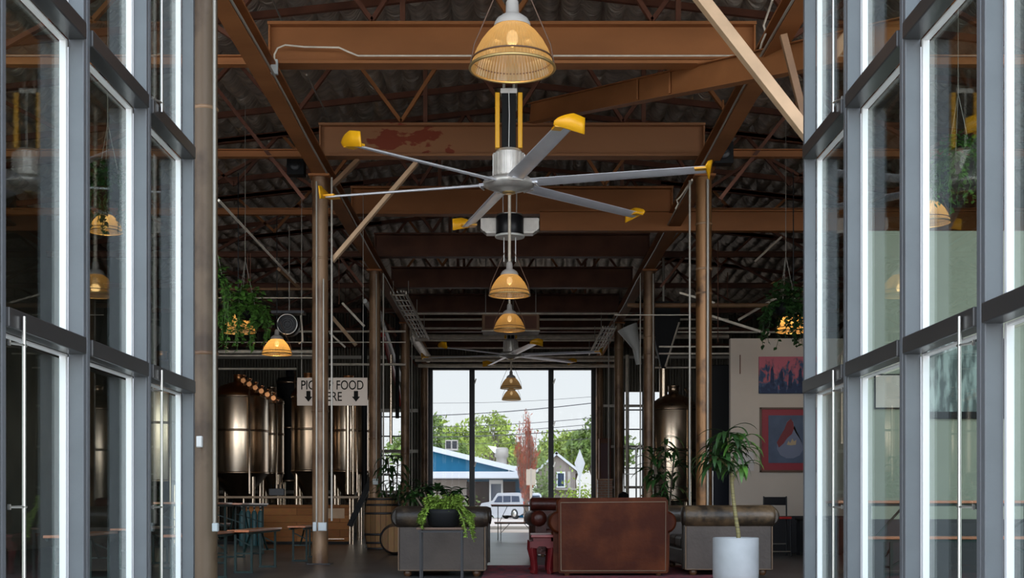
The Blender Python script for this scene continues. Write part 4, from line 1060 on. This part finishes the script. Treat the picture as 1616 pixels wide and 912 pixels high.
bush_plant((q.x, Yq, 0), 'drooping dark plant before the bright slit window, right of the barrel', 'plant', [rel(612, 722, Yq, q.x), rel(628, 722, Yq, q.x), rel(620, 745, Yq, q.x), rel(633, 760, Yq, q.x), rel(608, 765, Yq, q.x)], 'leafdark', pot='terracotta', Lf=.42, wd=.07, nper=12, seed=8, droop=1.6)
Yq = 17.9; q = W(690, 0, Yq)
bush_plant((q.x, Yq, 0), 'broad-leaved dark plant just behind the black sofa', 'plant', [rel(668, 772, Yq, q.x), rel(690, 768, Yq, q.x), rel(712, 772, Yq, q.x), rel(722, 780, Yq, q.x), rel(655, 782, Yq, q.x)], 'leafdark', pot='terracotta', Lf=.2, wd=.11, nper=14, seed=9, potr=.22, poth=.6, spread=.1, droop=1.2)
Yq = 23.4; q = W(655, 0, Yq)
bush_plant((q.x, Yq, 0), 'spiky dark palm low behind the black sofa, left of the far opening', 'plant', [rel(650, 768, Yq, q.x), rel(665, 762, Yq, q.x), rel(640, 775, Yq, q.x)], 'leafdark', Lf=.42, wd=.035, nper=22, seed=12, potr=.24, poth=.5)

# stand with black bowl and trailing fern
Yt = 14.0
t = thing('plant_stand', 'narrow timber-topped metal stand before the black sofa', 'stand', (W(697, 0, Yt).x, Yt, 0))
zt2 = W(0, 832, Yt).z
MB().box((0, 0, zt2 - .012), (.54, .30, .024)).build('top', 'wood_frame', t, .004)
MB().box((0, 0, zt2 - .045), (.50, .26, .02)).build('under_shelf', 'blackmetal', t)
for sx in (-1, 1):
    for sy in (-1, 1): MB().bar((sx * .225, sy * .12, 0), (sx * .225, sy * .12, zt2 - .02), .022, .022, up=(0, 1, 0)).build('leg', 'blackmetal', t)
zt3 = zt2
t = thing('trailing_plant', 'lime-green trailing plant in a wide black bowl on the narrow stand', 'plant', (W(700, 0, Yt).x, Yt, zt3))
rb = .20
MB().lathe([(.12, 0), (.17, .02), (rb - .01, .15), (rb, .20), (rb - .015, .20), (rb - .03, .17), (.001, .16)], n=36).build('bowl', 'black', t)
fo = MB(); rn = random.Random(21); stm = MB()
for k in range(110):
    a = rn.uniform(0, 2 * PI); hang = rn.uniform(.03, .22) if rn.random() < .8 else .0
    if k < 26: a = rn.uniform(-.8, .5); hang = rn.uniform(.14, .38)
    u = Vector((math.cos(a), math.sin(a), 0)); r0 = rn.uniform(.02, .16)
    if k < 20 or u.x < -.75: pass
    elif u.y < -.2: hang *= .12
    pts = [u * r0 + Vector((0, 0, .18)), u * (r0 + .06) + Vector((0, 0, .27 + rn.uniform(-.02, .10))), u * (rb * .9) + Vector((0, 0, .25)), u * (rb + .07) + Vector((.02, 0, .2 - hang * .4)), u * (rb + .11) + Vector((.03, 0, .2 - hang))]
    if hang < .05: pts = pts[:3]
    stm.tube(pts, .003, 4, cap=False)
    for i in range(len(pts) - 1):
        for f in np.arange(0, 1, .12):
            pp_ = pts[i].lerp(pts[i + 1], f); heart_leaf(fo, pp_, rdir(rn, -.4, .8), rn.uniform(.022, .042), rn)
stm.build('vine', 'leaflime', t); fo.build('leaves', 'leaflime', t)

def hanging(loc, label, up, seed, nv=34, vlen=.6, rad=.35, mname='leaf', size=.09, mound=260):
    rn = random.Random(seed); t = thing('hanging_pothos', label, 'hanging plant', loc, 0, 'hanging pothos plants')
    MB().lathe([(.09, -.12), (.14, -.1), (.17, .06), (.155, .06), (.14, .02), (.001, .02)], n=24).build('basket', 'black', t)
    wi = MB()
    for k in range(3): a = k * 2.1; wi.tube([(.16 * math.cos(a), .16 * math.sin(a), .05), (0, 0, .8)], .004, 4)
    wi.tube([(0, 0, .8), (0, 0, up)], .005, 4); wi.build('hanger', 'conduit', t)
    lf = MB(); vn = MB()
    for k in range(mound):
        d = rdir(rn, -.35, 1); heart_leaf(lf, d * rn.uniform(.1, rad) + Vector((0, 0, .12)), rdir(rn, -.5, .5), size * rn.uniform(.6, 1.1), rn)
    for k in range(nv):
        a = rn.uniform(0, 2 * PI); L = vlen * rn.uniform(.2, 1); u = Vector((math.cos(a), math.sin(a), 0)); pts = []
        for j in range(7): f = j / 6; pts.append(u * (.14 + (rad - .14) * min(1, f * 2)) + Vector((rn.uniform(-.03, .03), rn.uniform(-.03, .03), .08 - L * f ** 1.4)))
        vn.tube(pts, .004, 4, cap=False)
        for j in range(6):
            for f in (0, .4, .75): heart_leaf(lf, pts[j].lerp(pts[j + 1], f), rdir(rn, -.7, .2), size * rn.uniform(.5, .95), rn)
    vn.build('vine', mname, t); lf.build('leaves', mname, t); return t
hanging(W(387, 492, 19.6), 'bushy green pothos hanging in front of a lamp in the left aisle', 3.2, 31, rad=.38, vlen=.75)
hanging(W(1240, 486, 19.6), 'dark green pothos hanging beside the right door edge over the cream wall', 3.2, 32, rad=.35, vlen=.7, mname='leafdark')
hanging(W(1512, 262, 14.0), 'pothos hanging high behind the right glass doors', 2.4, 33, rad=.28, vlen=.6, size=.07)
hanging(W(332, 440, 17.5), 'pothos at the left door edge beside the brown column, mostly hidden', 3.2, 34, nv=20, rad=.25, vlen=1.0, mound=120, size=.07)
hanging(W(170, 300, 15.2), 'pothos hanging high behind the left glass doors', 2.2, 35, rad=.28, vlen=.6, size=.07, mname='leafdark')

# ------------------------------------------------------------------ pictures on the cream wall
def blob(mb, cx, cz, pts, y, th=.004): mb.prism([(cx + a, cz + b) for a, b in pts], 'y', y - th, y)
yw = YP - .0
def px(n): return n * YP / F
# abstract canvas
c0 = W(1244, 592, YP); wd_, ht = px(94), px(58)
t = thing('abstract_painting', 'unframed abstract canvas in pink and dark blue on the cream wall', 'painting', (c0.x, yw - .02, c0.z))
m = bpy.data.materials.new('abstract_paint'); m.use_nodes = True; nt = m.node_tree; b = nt.nodes['Principled BSDF']; b.inputs['Roughness'].default_value = .7
tc = nt.nodes.new('ShaderNodeTexCoord'); n1 = nt.nodes.new('ShaderNodeTexNoise'); n1.inputs['Scale'].default_value = 7; n1.inputs['Detail'].default_value = 6; n1.inputs['Distortion'].default_value = .5
mp = nt.nodes.new('ShaderNodeMapping'); mp.inputs['Scale'].default_value = (1.6, 1, .9); nt.links.new(tc.outputs['Object'], mp.inputs[0]); nt.links.new(mp.outputs[0], n1.inputs['Vector'])
sp = nt.nodes.new('ShaderNodeSeparateXYZ'); nt.links.new(tc.outputs['Object'], sp.inputs[0])
ma = nt.nodes.new('ShaderNodeMath'); ma.operation = 'MULTIPLY_ADD'; ma.inputs[1].default_value = .55; nt.links.new(sp.outputs['Z'], ma.inputs[0]); nt.links.new(n1.outputs['Fac'], ma.inputs[2])
rp = nt.nodes.new('ShaderNodeValToRGB'); rp.color_ramp.elements[0].position = .36; rp.color_ramp.elements[0].color = (.02, .035, .09, 1); rp.color_ramp.elements[1].position = .62; rp.color_ramp.elements[1].color = (.52, .13, .17, 1)
e = rp.color_ramp.elements.new(.47); e.color = (.05, .09, .17, 1); e = rp.color_ramp.elements.new(.52); e.color = (.30, .10, .13, 1)
nt.links.new(ma.outputs[0], rp.inputs[0]); nt.links.new(rp.outputs[0], b.inputs['Base Color'])
MB().box((0, 0, 0), (wd_, .035, ht)).build('canvas', m, t, .003)
fig = MB()
for x, h1 in ((-.30, .16), (-.13, .12), (.02, .10), (.2, .14), (.33, .08)): fig.prism([(x - .035, -.25), (x + .045, -.24), (x + .03, h1 - .08), (x + .01, h1), (x - .02, h1 - .06)], 'y', -.021, -.018)
fig.build('painted_figures', mat('navy_paint', (.02, .035, .09), .7, 0, .4, 12), t)
# framed picture
c1 = W(1246, 694, YP); wd_, ht = px(95), px(102)
t = thing('framed_picture', 'picture of a glass-like drop on blue with wide crimson mount, on the cream wall', 'picture', (c1.x, yw - .025, c1.z))
f_ = MB(); q = .035
f_.box((0, 0, ht / 2 - q / 2), (wd_, .05, q)).box((0, 0, -ht / 2 + q / 2), (wd_, .05, q)).box((-wd_ / 2 + q / 2, 0, 0), (q, .05, ht)).box((wd_ / 2 - q / 2, 0, 0), (q, .05, ht)); f_.build('frame', 'wood_frame', t, .004)
MB().box((0, .005, 0), (wd_ - .04, .02, ht - .04)).build('mount', 'redframe', t)
MB().box((0, -.008, .01), (wd_ - px(27), .01, ht - px(27))).build('print', 'paint_blue', t)
dr = [(0, .33), (.05, .30), (.07, .2), (.12, .08), (.19, -.06), (.2, -.16), (.15, -.25), (.05, -.3), (-.05, -.3), (-.15, -.25), (-.2, -.15), (-.2, -.05), (-.14, .06), (-.08, .17), (-.05, .29)]
MB().prism([(a * 1.15, b_ * 1.1) for a, b_ in dr], 'y', -.018, -.0135).build('drop', mat('drop_paint', (.16, .18, .26), .6), t)
MB().prism([(.01, .37), (.055, .31), (.07, .2), (.03, .1), (-.05, .03), (-.12, -.07), (-.2, -.14), (-.235, -.05), (-.17, .07), (-.1, .19), (-.055, .31)], 'y', -.022, -.0185).build('red_swirl', mat('swirl_paint', (.17, .018, .022), .5), t)
MB().prism([(.0, -.06), (.04, .02), (.07, -.03), (.11, .0), (.1, -.09), (.02, -.1), (-.06, -.09), (-.03, -.02)], 'y', -.0235, -.0225).build('pale_flower', mat('ochre_paint', (.45, .33, .2), .6), t)
MB().prism([(.06, .2), (.1, .12), (.18, .0), (.22, -.1), (.19, .0), (.12, .14), (.075, .25)], 'y', -.0235, -.0225).build('dark_edge', 'signblack', t)
t = thing('wall_notice', 'small white paper notice on the cream wall beside the framed picture', 'notice', (W(1177, 0, YP).x, yw - .006, W(0, 728, YP).z))
MB().box((0, 0, 0), (px(25), .008, px(30))).build('sheet', 'paper', t)
MB().box((0, -.005, -.09), (px(7), .003, px(6))).box((0, -.005, -.02), (px(14), .003, .008)).build('print_block', 'signblack', t)
# picture and notice on the near partition
yv = YQ
t = thing('dark_figure_picture', 'black-framed dark picture of pale draped shapes behind the right glass doors', 'picture', (W(1520, 0, yv).x, yv - .03, W(0, 598, yv).z))
MB().box((0, 0, 0), (.95, .04, .92)).build('frame', 'black', t, .005)
m = mat('grey_green_print', (.05, .07, .065), .5, 0, 0, 5, 0, col2=(.30, .36, .33), stretch=(2.5, 1, .6), thr=(.45, .6))
MB().box((0, -.021, .02), (.86, .006, .8)).build('print', m, t)
t = thing('small_framed_picture', 'small thin-framed pale picture behind the right glass doors', 'picture', (W(1402, 0, yv).x, yv - .02, W(0, 618, yv).z))
MB().box((0, 0, 0), (.34, .03, .4)).build('frame', 'black', t); MB().box((0, -.016, 0), (.31, .004, .37)).build('print', 'cream', t)

# stool/chair with a red seat near cream wall
t = thing('red_seat_chair', 'dark metal chair with a red seat, below the cream wall at the door edge', 'chair', (W(1231, 0, 21).x, 21.2, 0))
MB().box((0, 0, .64), (.40, .38, .04)).build('seat', 'red', t, .01)
for sx in (-1, 1):
    for sy in (-1, 1): MB().tube([(sx * .19, sy * .17, 0), (sx * .18, sy * .16, .62)], .013, 8).build('leg', 'blackmetal', t)
    MB().tube([(sx * .19, .18, .62), (sx * .19, .2, 1.0)], .013, 8).build('back_post', 'blackmetal', t)
MB().tube([(-.19, -.17, .08), (.19, -.17, .08)], .01, 6).tube([(-.19, .17, .2), (.19, .17, .2)], .01, 6).build('stretcher', 'bolt', t)
MB().box((0, .2, .92), (.38, .02, .14)).build('backrest', 'blackmetal', t, .005)
# far right dark table set between
t = thing('dark_side_table', 'dark low table beside the red-seated chair', 'table', (5.25, 21.4, 0))
MB().box((0, 0, .62), (.8, .7, .04)).build('top', 'black', t, .01)
for sx in (-1, 1):
    for sy in (-1, 1): MB().box((sx * .35, sy * .3, .3), (.05, .05, .6)).build('leg', 'blackmetal', t)
# stacked brick-coloured thing and dark pump near far opening right
t = thing('brick_pier', 'low orange-striped brick pier beside the far opening at the right', 'pier', (W(955, 0, 38).x, 38.2, 0))
bk = bpy.data.materials.new('small_brick'); bk.use_nodes = True; nt = bk.node_tree; b = nt.nodes['Principled BSDF']; br_ = nt.nodes.new('ShaderNodeTexBrick'); tc = nt.nodes.new('ShaderNodeTexCoord')
sx_ = nt.nodes.new('ShaderNodeSeparateXYZ'); cb = nt.nodes.new('ShaderNodeCombineXYZ'); nt.links.new(tc.outputs['Object'], sx_.inputs[0]); nt.links.new(sx_.outputs['X'], cb.inputs[0]); nt.links.new(sx_.outputs['Z'], cb.inputs[1]); nt.links.new(cb.outputs[0], br_.inputs['Vector'])
br_.inputs['Scale'].default_value = 1; br_.inputs['Brick Width'].default_value = .22; br_.inputs['Row Height'].default_value = .075; br_.inputs['Mortar Size'].default_value = .01
br_.inputs['Color1'].default_value = (.42, .2, .12, 1); br_.inputs['Color2'].default_value = (.34, .15, .09, 1); br_.inputs['Mortar'].default_value = (.4, .33, .27, 1); nt.links.new(br_.outputs[0], b.inputs['Base Color'])
MB().box((0, 0, .82), (.44, .4, 1.64)).build('body', bk, t, .005)
MB().box((0, 0, 1.65), (.48, .44, .03)).build('cap', 'timber', t)
t = thing('wall_panel_cabinet', 'dark red tall cabinet behind the brick pier', 'cabinet', (W(955, 0, 39.3).x, 39.5, 0))
MB().box((0, 0, 1.9), (.36, .4, 2.1)).box((0, 0, .42), (.3, .3, .84)).build('body', 'beam_dark', t, .01); MB().box((0, -.21, 2.0), (.28, .02, 1.6)).build('door', mat('dull_crimson', (.07, .012, .018), .5), t)
MB().tube([(.1, -.235, 1.8), (.1, -.235, 2.1)], .01, 6).build('handle', 'bolt', t)
t = thing('keg_pump', 'black rounded pump with pipework between the right far columns', 'pump', (W(984, 0, 30).x, 30, 0))
MB().lathe([(.14, 0), (.14, 1.0), (.12, 1.12), (.03, 1.18)], n=20).build('body', 'black', t)
MB().tube([(0, 0, 1.1), (0, 0, 1.6), (.3, 0, 1.6), (.3, 0, 2.2), (.42, 0, 2.3)], .025, 8).tube([(.3, 0, 1.6), (.3, 0, .9), (.6, 0, .9)], .02, 8).build('pipework', 'bolt', t)
v_ = MB(); 
for k in range(5): v_.lathe([(.03, 0), (.05, .02), (.03, .04)], (.3 + .07 * k, -.02, .95 + .06 * k), 10)
v_.build('valve', 'steel_dark', t)

# ------------------------------------------------------------------ outside, beyond the street
def tree(loc, label, H, R, tm, seed, n=2600, size=.30, group='green trees beyond the blue building', cols=1.0, trunk=.25):
    rn = random.Random(seed); t = thing('leafy_tree', label, 'tree', loc, 0, group)
    tk = MB(); tk.tube([(0, 0, 0), (.1, 0, H * .3), (-.1, 0, H * .62), (0, 0, H * .8)], trunk, 10, radii=[trunk, trunk * .8, trunk * .5, trunk * .2])
    cl = []
    for k in range(26):
        d = rdir(rn, -.5, 1); p = Vector((d.x * R * rn.uniform(.3, 1), d.y * R * rn.uniform(.3, 1), H * .66 + d.z * H * .30 * cols * rn.uniform(.3, 1))); cl.append((p, R * rn.uniform(.22, .42)))
        tk.tube([(0, 0, H * rn.uniform(.3, .6)), p * .55 + Vector((0, 0, H * .28)), p], .05, 5, radii=[trunk * .35, trunk * .2, .02])
    tk.build('trunk', 'bark', t)
    lf = MB(); vs = []; fs = []
    for k in range(n):
        p, r = cl[rn.randrange(len(cl))]; d = rdir(rn, -1, 1); q = p + d * r * rn.random() ** .4
        a = rdir(rn, -1, 1); b_ = a.cross(rdir(rn, -1, 1)).normalized(); s_ = size * rn.uniform(.5, 1.1)
        o = len(vs); vs += [q - a * s_, q + b_ * s_ * .5, q + a * s_, q - b_ * s_ * .5]; fs.append((o, o + 1, o + 2, o + 3))
    lf.add(vs, fs); lf.build('crown', tm, t); return t
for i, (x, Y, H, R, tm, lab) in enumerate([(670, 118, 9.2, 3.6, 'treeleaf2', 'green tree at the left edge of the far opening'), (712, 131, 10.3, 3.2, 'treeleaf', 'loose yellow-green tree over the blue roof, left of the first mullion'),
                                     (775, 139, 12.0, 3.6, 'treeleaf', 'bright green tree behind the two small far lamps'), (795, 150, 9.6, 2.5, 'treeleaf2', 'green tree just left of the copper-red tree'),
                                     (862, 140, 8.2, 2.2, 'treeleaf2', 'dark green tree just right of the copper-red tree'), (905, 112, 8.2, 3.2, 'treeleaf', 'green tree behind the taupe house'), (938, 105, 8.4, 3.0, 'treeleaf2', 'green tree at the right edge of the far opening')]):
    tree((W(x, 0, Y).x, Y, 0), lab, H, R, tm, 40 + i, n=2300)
# copper columnar tree
rn = random.Random(77); Yc = 62.0
t = thing('copper_tree', 'tall narrow copper-red tree with upright feathery plumes', 'tree', (W(830, 0, Yc).x, Yc, 0))
MB().tube([(0, 0, 0), (.03, 0, 1.2), (0, 0, 3)], .12, 8, radii=[.12, .1, .05]).build('trunk', 'bark', t)
vs = []; fs = []; brs = MB()
for k in range(46):
    a = rn.uniform(0, 2 * PI); r = rn.random() ** .6 * .62; base = Vector((r * .35 * math.cos(a), r * .35 * math.sin(a), rn.uniform(.9, 1.9)))
    top = Vector((r * 1.05 * math.cos(a), r * 1.05 * math.sin(a), (5.9 - 1.9 * (r / .62) ** 1.3) * rn.uniform(.72, 1)))
    brs.tube([base, base.lerp(top, .5) + Vector((.06 * math.cos(a), .06 * math.sin(a), 0)), top], .012, 4)
    for q in range(80):
        f = rn.random(); p = base.lerp(top, f) + Vector((rn.gauss(0, .05), rn.gauss(0, .05), 0)); d = Vector((rn.gauss(0, .45), rn.gauss(0, .45), 1)).normalized(); sd = d.cross(rdir(rn, -1, 1)).normalized(); s_ = rn.uniform(.05, .12)
        o = len(vs); vs += [p, p + d * s_ + sd * .02, p + d * s_ * 2, p + d * s_ - sd * .02]; fs.append((o, o + 1, o + 2, o + 3))
brs.build('branches', 'bark', t); MB().add(vs, fs).build('plumes', 'treered', t)

# blue building
Yv = 98.0
def U(x, y): v = W(x, y, Yv); return (v.x, v.z)
t = thing('blue_building', 'low blue commercial building with white sloping roof and canopy across the street', 'building', (0, Yv, 0))
L_, R_x = U(640, 0)[0], U(833, 0)[0]
out = [U(640, 0)[0:1] + (0.0,)] 
MB().prism([(L_, 0), (U(826, 0)[0], 0), (U(826, 745)[0], U(826, 745)[1]), (L_, U(640, 700)[1])], 'y', 0, 9).build('wall', 'blue', t)
a, b_ = U(640, 698), U(828, 744); MB().bar((a[0], 4.3, a[1]), (b_[0], 4.3, b_[1]), 9.8, .38).build('roof', 'roofwhite', t)
cz = U(0, 751)[1]; MB().box(((L_ + R_x) / 2, -1.6, cz), (R_x - L_, 3.2, .5)).build('canopy', 'roofwhite', t, .02)
MB().box(((U(735, 0)[0] + U(815, 0)[0]) / 2, -.15, U(0, 760)[1] / 2), (U(815, 0)[0] - U(738, 0)[0], .3, U(0, 760)[1])).build('cladding', 'brownwood', t)
MB().box(((L_ + U(737, 0)[0]) / 2, -.12, U(0, 757)[1] / 2), (U(737, 0)[0] - L_, .25, U(0, 757)[1])).build('lower_wall', 'beigewall', t)
dx = (U(774, 0)[0] + U(792, 0)[0]) / 2
dd = MB().box((dx, -.36, 1.45), (1.05, .1, 2.9)).build('door', 'white', t, .01)
MB().box((dx, -.42, 1.95), (.78, .02, 1.3)).build('door_glass', 'carglass', dd)
MB().box((dx, -.4, 3.15), (.85, .06, .3)).build('fascia_panel', mat('pale_yellow', (.6, .55, .3), .6), t)
wf = MB(); cx_, cz_ = (U(803, 0)[0] + U(822, 0)[0]) / 2, (U(0, 735)[1] + U(0, 747)[1]) / 2
wo = wf.box((cx_, -.05, cz_), (1.0, .1, .55)).build('window', 'white', t); MB().box((cx_ + .02, -.12, cz_), (.85, .04, .4)).build('pane', 'blue', wo)
t = thing('rooftop_unit', 'boxy cream air unit on the blue building roof', 'air unit', (W(710, 0, Yv).x, Yv + 3, U(0, 706)[1] - .12))
MB().box((0, 0, .42), (1.0, .8, .84)).build('casing', 'acbox', t, .02); MB().box((-.24, -.41, .45), (.38, .03, .6)).box((.24, -.41, .45), (.38, .03, .6)).build('grille', 'blackmetal', t)
t = thing('rooftop_drum', 'pale round vent drum on the blue building roof', 'roof vent', (W(791, 0, Yv).x, Yv + 3, U(0, 729)[1] - .05))
MB().lathe([(.42, 0), (.42, .5), (.55, .55), (.55, 1.15), (.45, 1.3), (.1, 1.32)], n=28).build('drum', 'acbox', t); MB().prism([(-.6, .9), (-1.1, 1.45), (-.4, 1.35), (-.3, .8)], 'y', -.3, .3).build('hood', 'white', t)
# taupe house
Yo = 92.0
def V2(x, y): v = W(x, y, Yo); return (v.x, v.z)
t = thing('taupe_house', 'taupe gabled house with a white-framed window at the right of the opening', 'house', (0, Yo, 0))
MB().prism([(V2(850, 0)[0], 0), (V2(908, 0)[0], 0), V2(908, 740), V2(878, 716), V2(850, 740)], 'y', 0, 8).build('wall', 'house', t)
for p_, q_ in (((876, 714), (914, 744)), ((880, 714), (846, 744))):
    a, b_ = V2(*p_), V2(*q_); MB().bar((a[0], 4, a[1]), (b_[0], 4, b_[1]), 8.6, .16).build('roof', 'roofwhite', t)
cx_, cz_ = V2(885, 757); wn_ = MB().box((cx_, -.05, cz_), (.62, .1, 1.15)).build('window', 'white', t); MB().box((cx_, -.11, cz_), (.45, .04, .95)).build('pane', 'carglass', wn_)
MB().box((V2(890, 0)[0], -.3, V2(0, 772)[1]), (2.2, .6, .12)).build('ledge', 'beigewall', t)
MB().box((V2(898, 0)[0], -.05, V2(0, 757)[1]), (.22, .06, 1.2)).build('shutter', 'acbox', t)
# hedges
for i, (x, Y, w_, h_, lab) in enumerate([(915, 84, 3.4, 2.3, 'scrubby hedge under the diamond sign'), (858, 90.3, 1.8, 4.0, 'tall dark shrub right of the copper-red tree'), (700, 90, 4.5, 1.4, 'low shrub before the blue building')]):
    rn = random.Random(90 + i); vs = []; fs = []
    for k in range(1700):
        q = Vector((rn.gauss(0, w_ / 4), rn.gauss(0, .5), abs(rn.gauss(0, h_ * .42)))); a = rdir(rn, -1, 1); b_ = a.cross(rdir(rn, -1, 1)).normalized(); s_ = .14
        o = len(vs); vs += [q - a * s_, q + b_ * s_ * .5, q + a * s_, q - b_ * s_ * .5]; fs.append((o, o + 1, o + 2, o + 3))
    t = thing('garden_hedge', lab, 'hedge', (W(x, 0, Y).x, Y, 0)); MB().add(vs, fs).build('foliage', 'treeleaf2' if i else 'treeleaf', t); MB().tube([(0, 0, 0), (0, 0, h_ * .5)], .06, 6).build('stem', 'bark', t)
# signs
Yg = 58.0; q = W(838, 0, Yg)
t = thing('road_sign', 'blank cream back of a rectangular road sign on a post', 'road sign', (q.x, Yg, 0))
MB().box((0, 0, W(0, 753, Yg).z), (15 * Yg / F, .03, 25 * Yg / F)).build('plate', 'signcream', t, .004)
MB().tube([(0, .03, 0), (0, .03, W(0, 739, Yg).z)], .055, 8).build('post', 'signcream', t)
MB().box((0, -.025, W(0, 753, Yg).z), (.03, .02, .7)).build('back_rib', 'acbox', t)
Yg = 60.0; q = W(915, 0, Yg); zc_ = W(0, 731, Yg).z
t = thing('diamond_sign', 'tall white diamond-shaped sign back at the right of the opening', 'road sign', (q.x, Yg, 0))
MB().prism([(0, zc_ + .66), (.25, zc_), (.02, zc_ - .75), (-.02, zc_ - .75), (-.25, zc_)], 'y', -.015, .015).build('plate', 'signback', t)
MB().tube([(0, .04, 0), (0, .04, zc_ + .3)], .035, 8).build('post', 'signback', t)
# SUV
def suv(loc, rz):
    t = thing('parked_suv', 'silver estate SUV parked on the street, seen from behind', 'car', loc, rz)
    # local: front +y, length 4.7
    side = [(-2.3, .45), (-2.35, .8), (-2.28, 1.1), (-2.12, 1.62), (-1.9, 1.72), (.35, 1.72), (.95, 1.15), (2.1, 1.02), (2.3, .8), (2.32, .42), (1.9, .32), (-2.0, .32)]
    MB().prism(side, 'x', -.88, .88).build('body', 'car', t, .07)
    for s_ in (-1, 1):
        for pts in ([(-2.0, 1.15), (-1.92, 1.55), (-1.15, 1.58), (-1.15, 1.15)], [(-1.05, 1.15), (-1.05, 1.58), (-.25, 1.58), (-.25, 1.13)], [(-.15, 1.13), (-.15, 1.58), (.3, 1.58), (.75, 1.15)]):
            MB().prism(pts, 'x', s_ * .885 - .01, s_ * .885 + .01).build('side_window', 'carglass', t)
        for y in (-1.45, 1.45):
            w_ = MB(); w_.lathe([(.2, -.1), (.34, -.11), (.36, -.06), (.36, .06), (.34, .11), (.2, .1)], (s_ * .80, y, .36), 24, axis='x'); wo = w_.build('wheel', 'tyre', t)
            MB().lathe([(.001, -.115), (.2, -.115), (.2, .115), (.001, .115)], (s_ * .80, y, .36), 18, axis='x').build('rim', 'bolt', wo)
        MB().box((s_ * .78, -2.33, 1.0), (.16, .06, .38)).build('tail_light', 'taillight', t, .01)
    MB().prism([(-.72, 1.13), (.72, 1.13), (.62, 1.6), (-.62, 1.6)], 'y', -2.32, -2.2).build('rear_window', 'carglass', t)
    MB().box((0, -2.37, .55), (1.7, .12, .2)).build('bumper', 'acbox', t, .03)
    MB().box((0, -2.345, .88), (.5, .02, .14)).build('number_plate', 'white', t)
    return t
suv((W(806, 0, 86).x, 87.5, 0), math.radians(40))
# kerb stops
t = MB().box((.9 - 1.0, 46.6, .06), (2.6, .18, .12)).build('parking_kerb', 'apron', None, .02, loc=(-.1, 46.6, 0)); tag(t, 'low concrete parking stop outside the far opening', 'kerb', kind='thing')
# power lines
pw = [((650, 657), (960, 633), .028), ((650, 690), (960, 674), .03), ((650, 684), (960, 667), .02), ((650, 674), (960, 657), .02), ((650, 636), (960, 624), .012), ((650, 700), (960, 690), .015)]
for k, (a, b_, r) in enumerate(pw):
    A, B = W(a[0], a[1], 75), W(b_[0], b_[1], 75); pts = [A.lerp(B, f) - Vector((0, 0, .15 * math.sin(PI * f))) for f in np.linspace(0, 1, 9)]
    one('power_line', MB().tube(pts, r, 6), 'wire', 'thin dark power line across the sky in the far opening, %s' % ['thickest and near the top', 'second lowest', 'third lowest', 'in the middle', 'faintest and highest', 'lowest'][k], 'power line', A, 'power lines over the street')
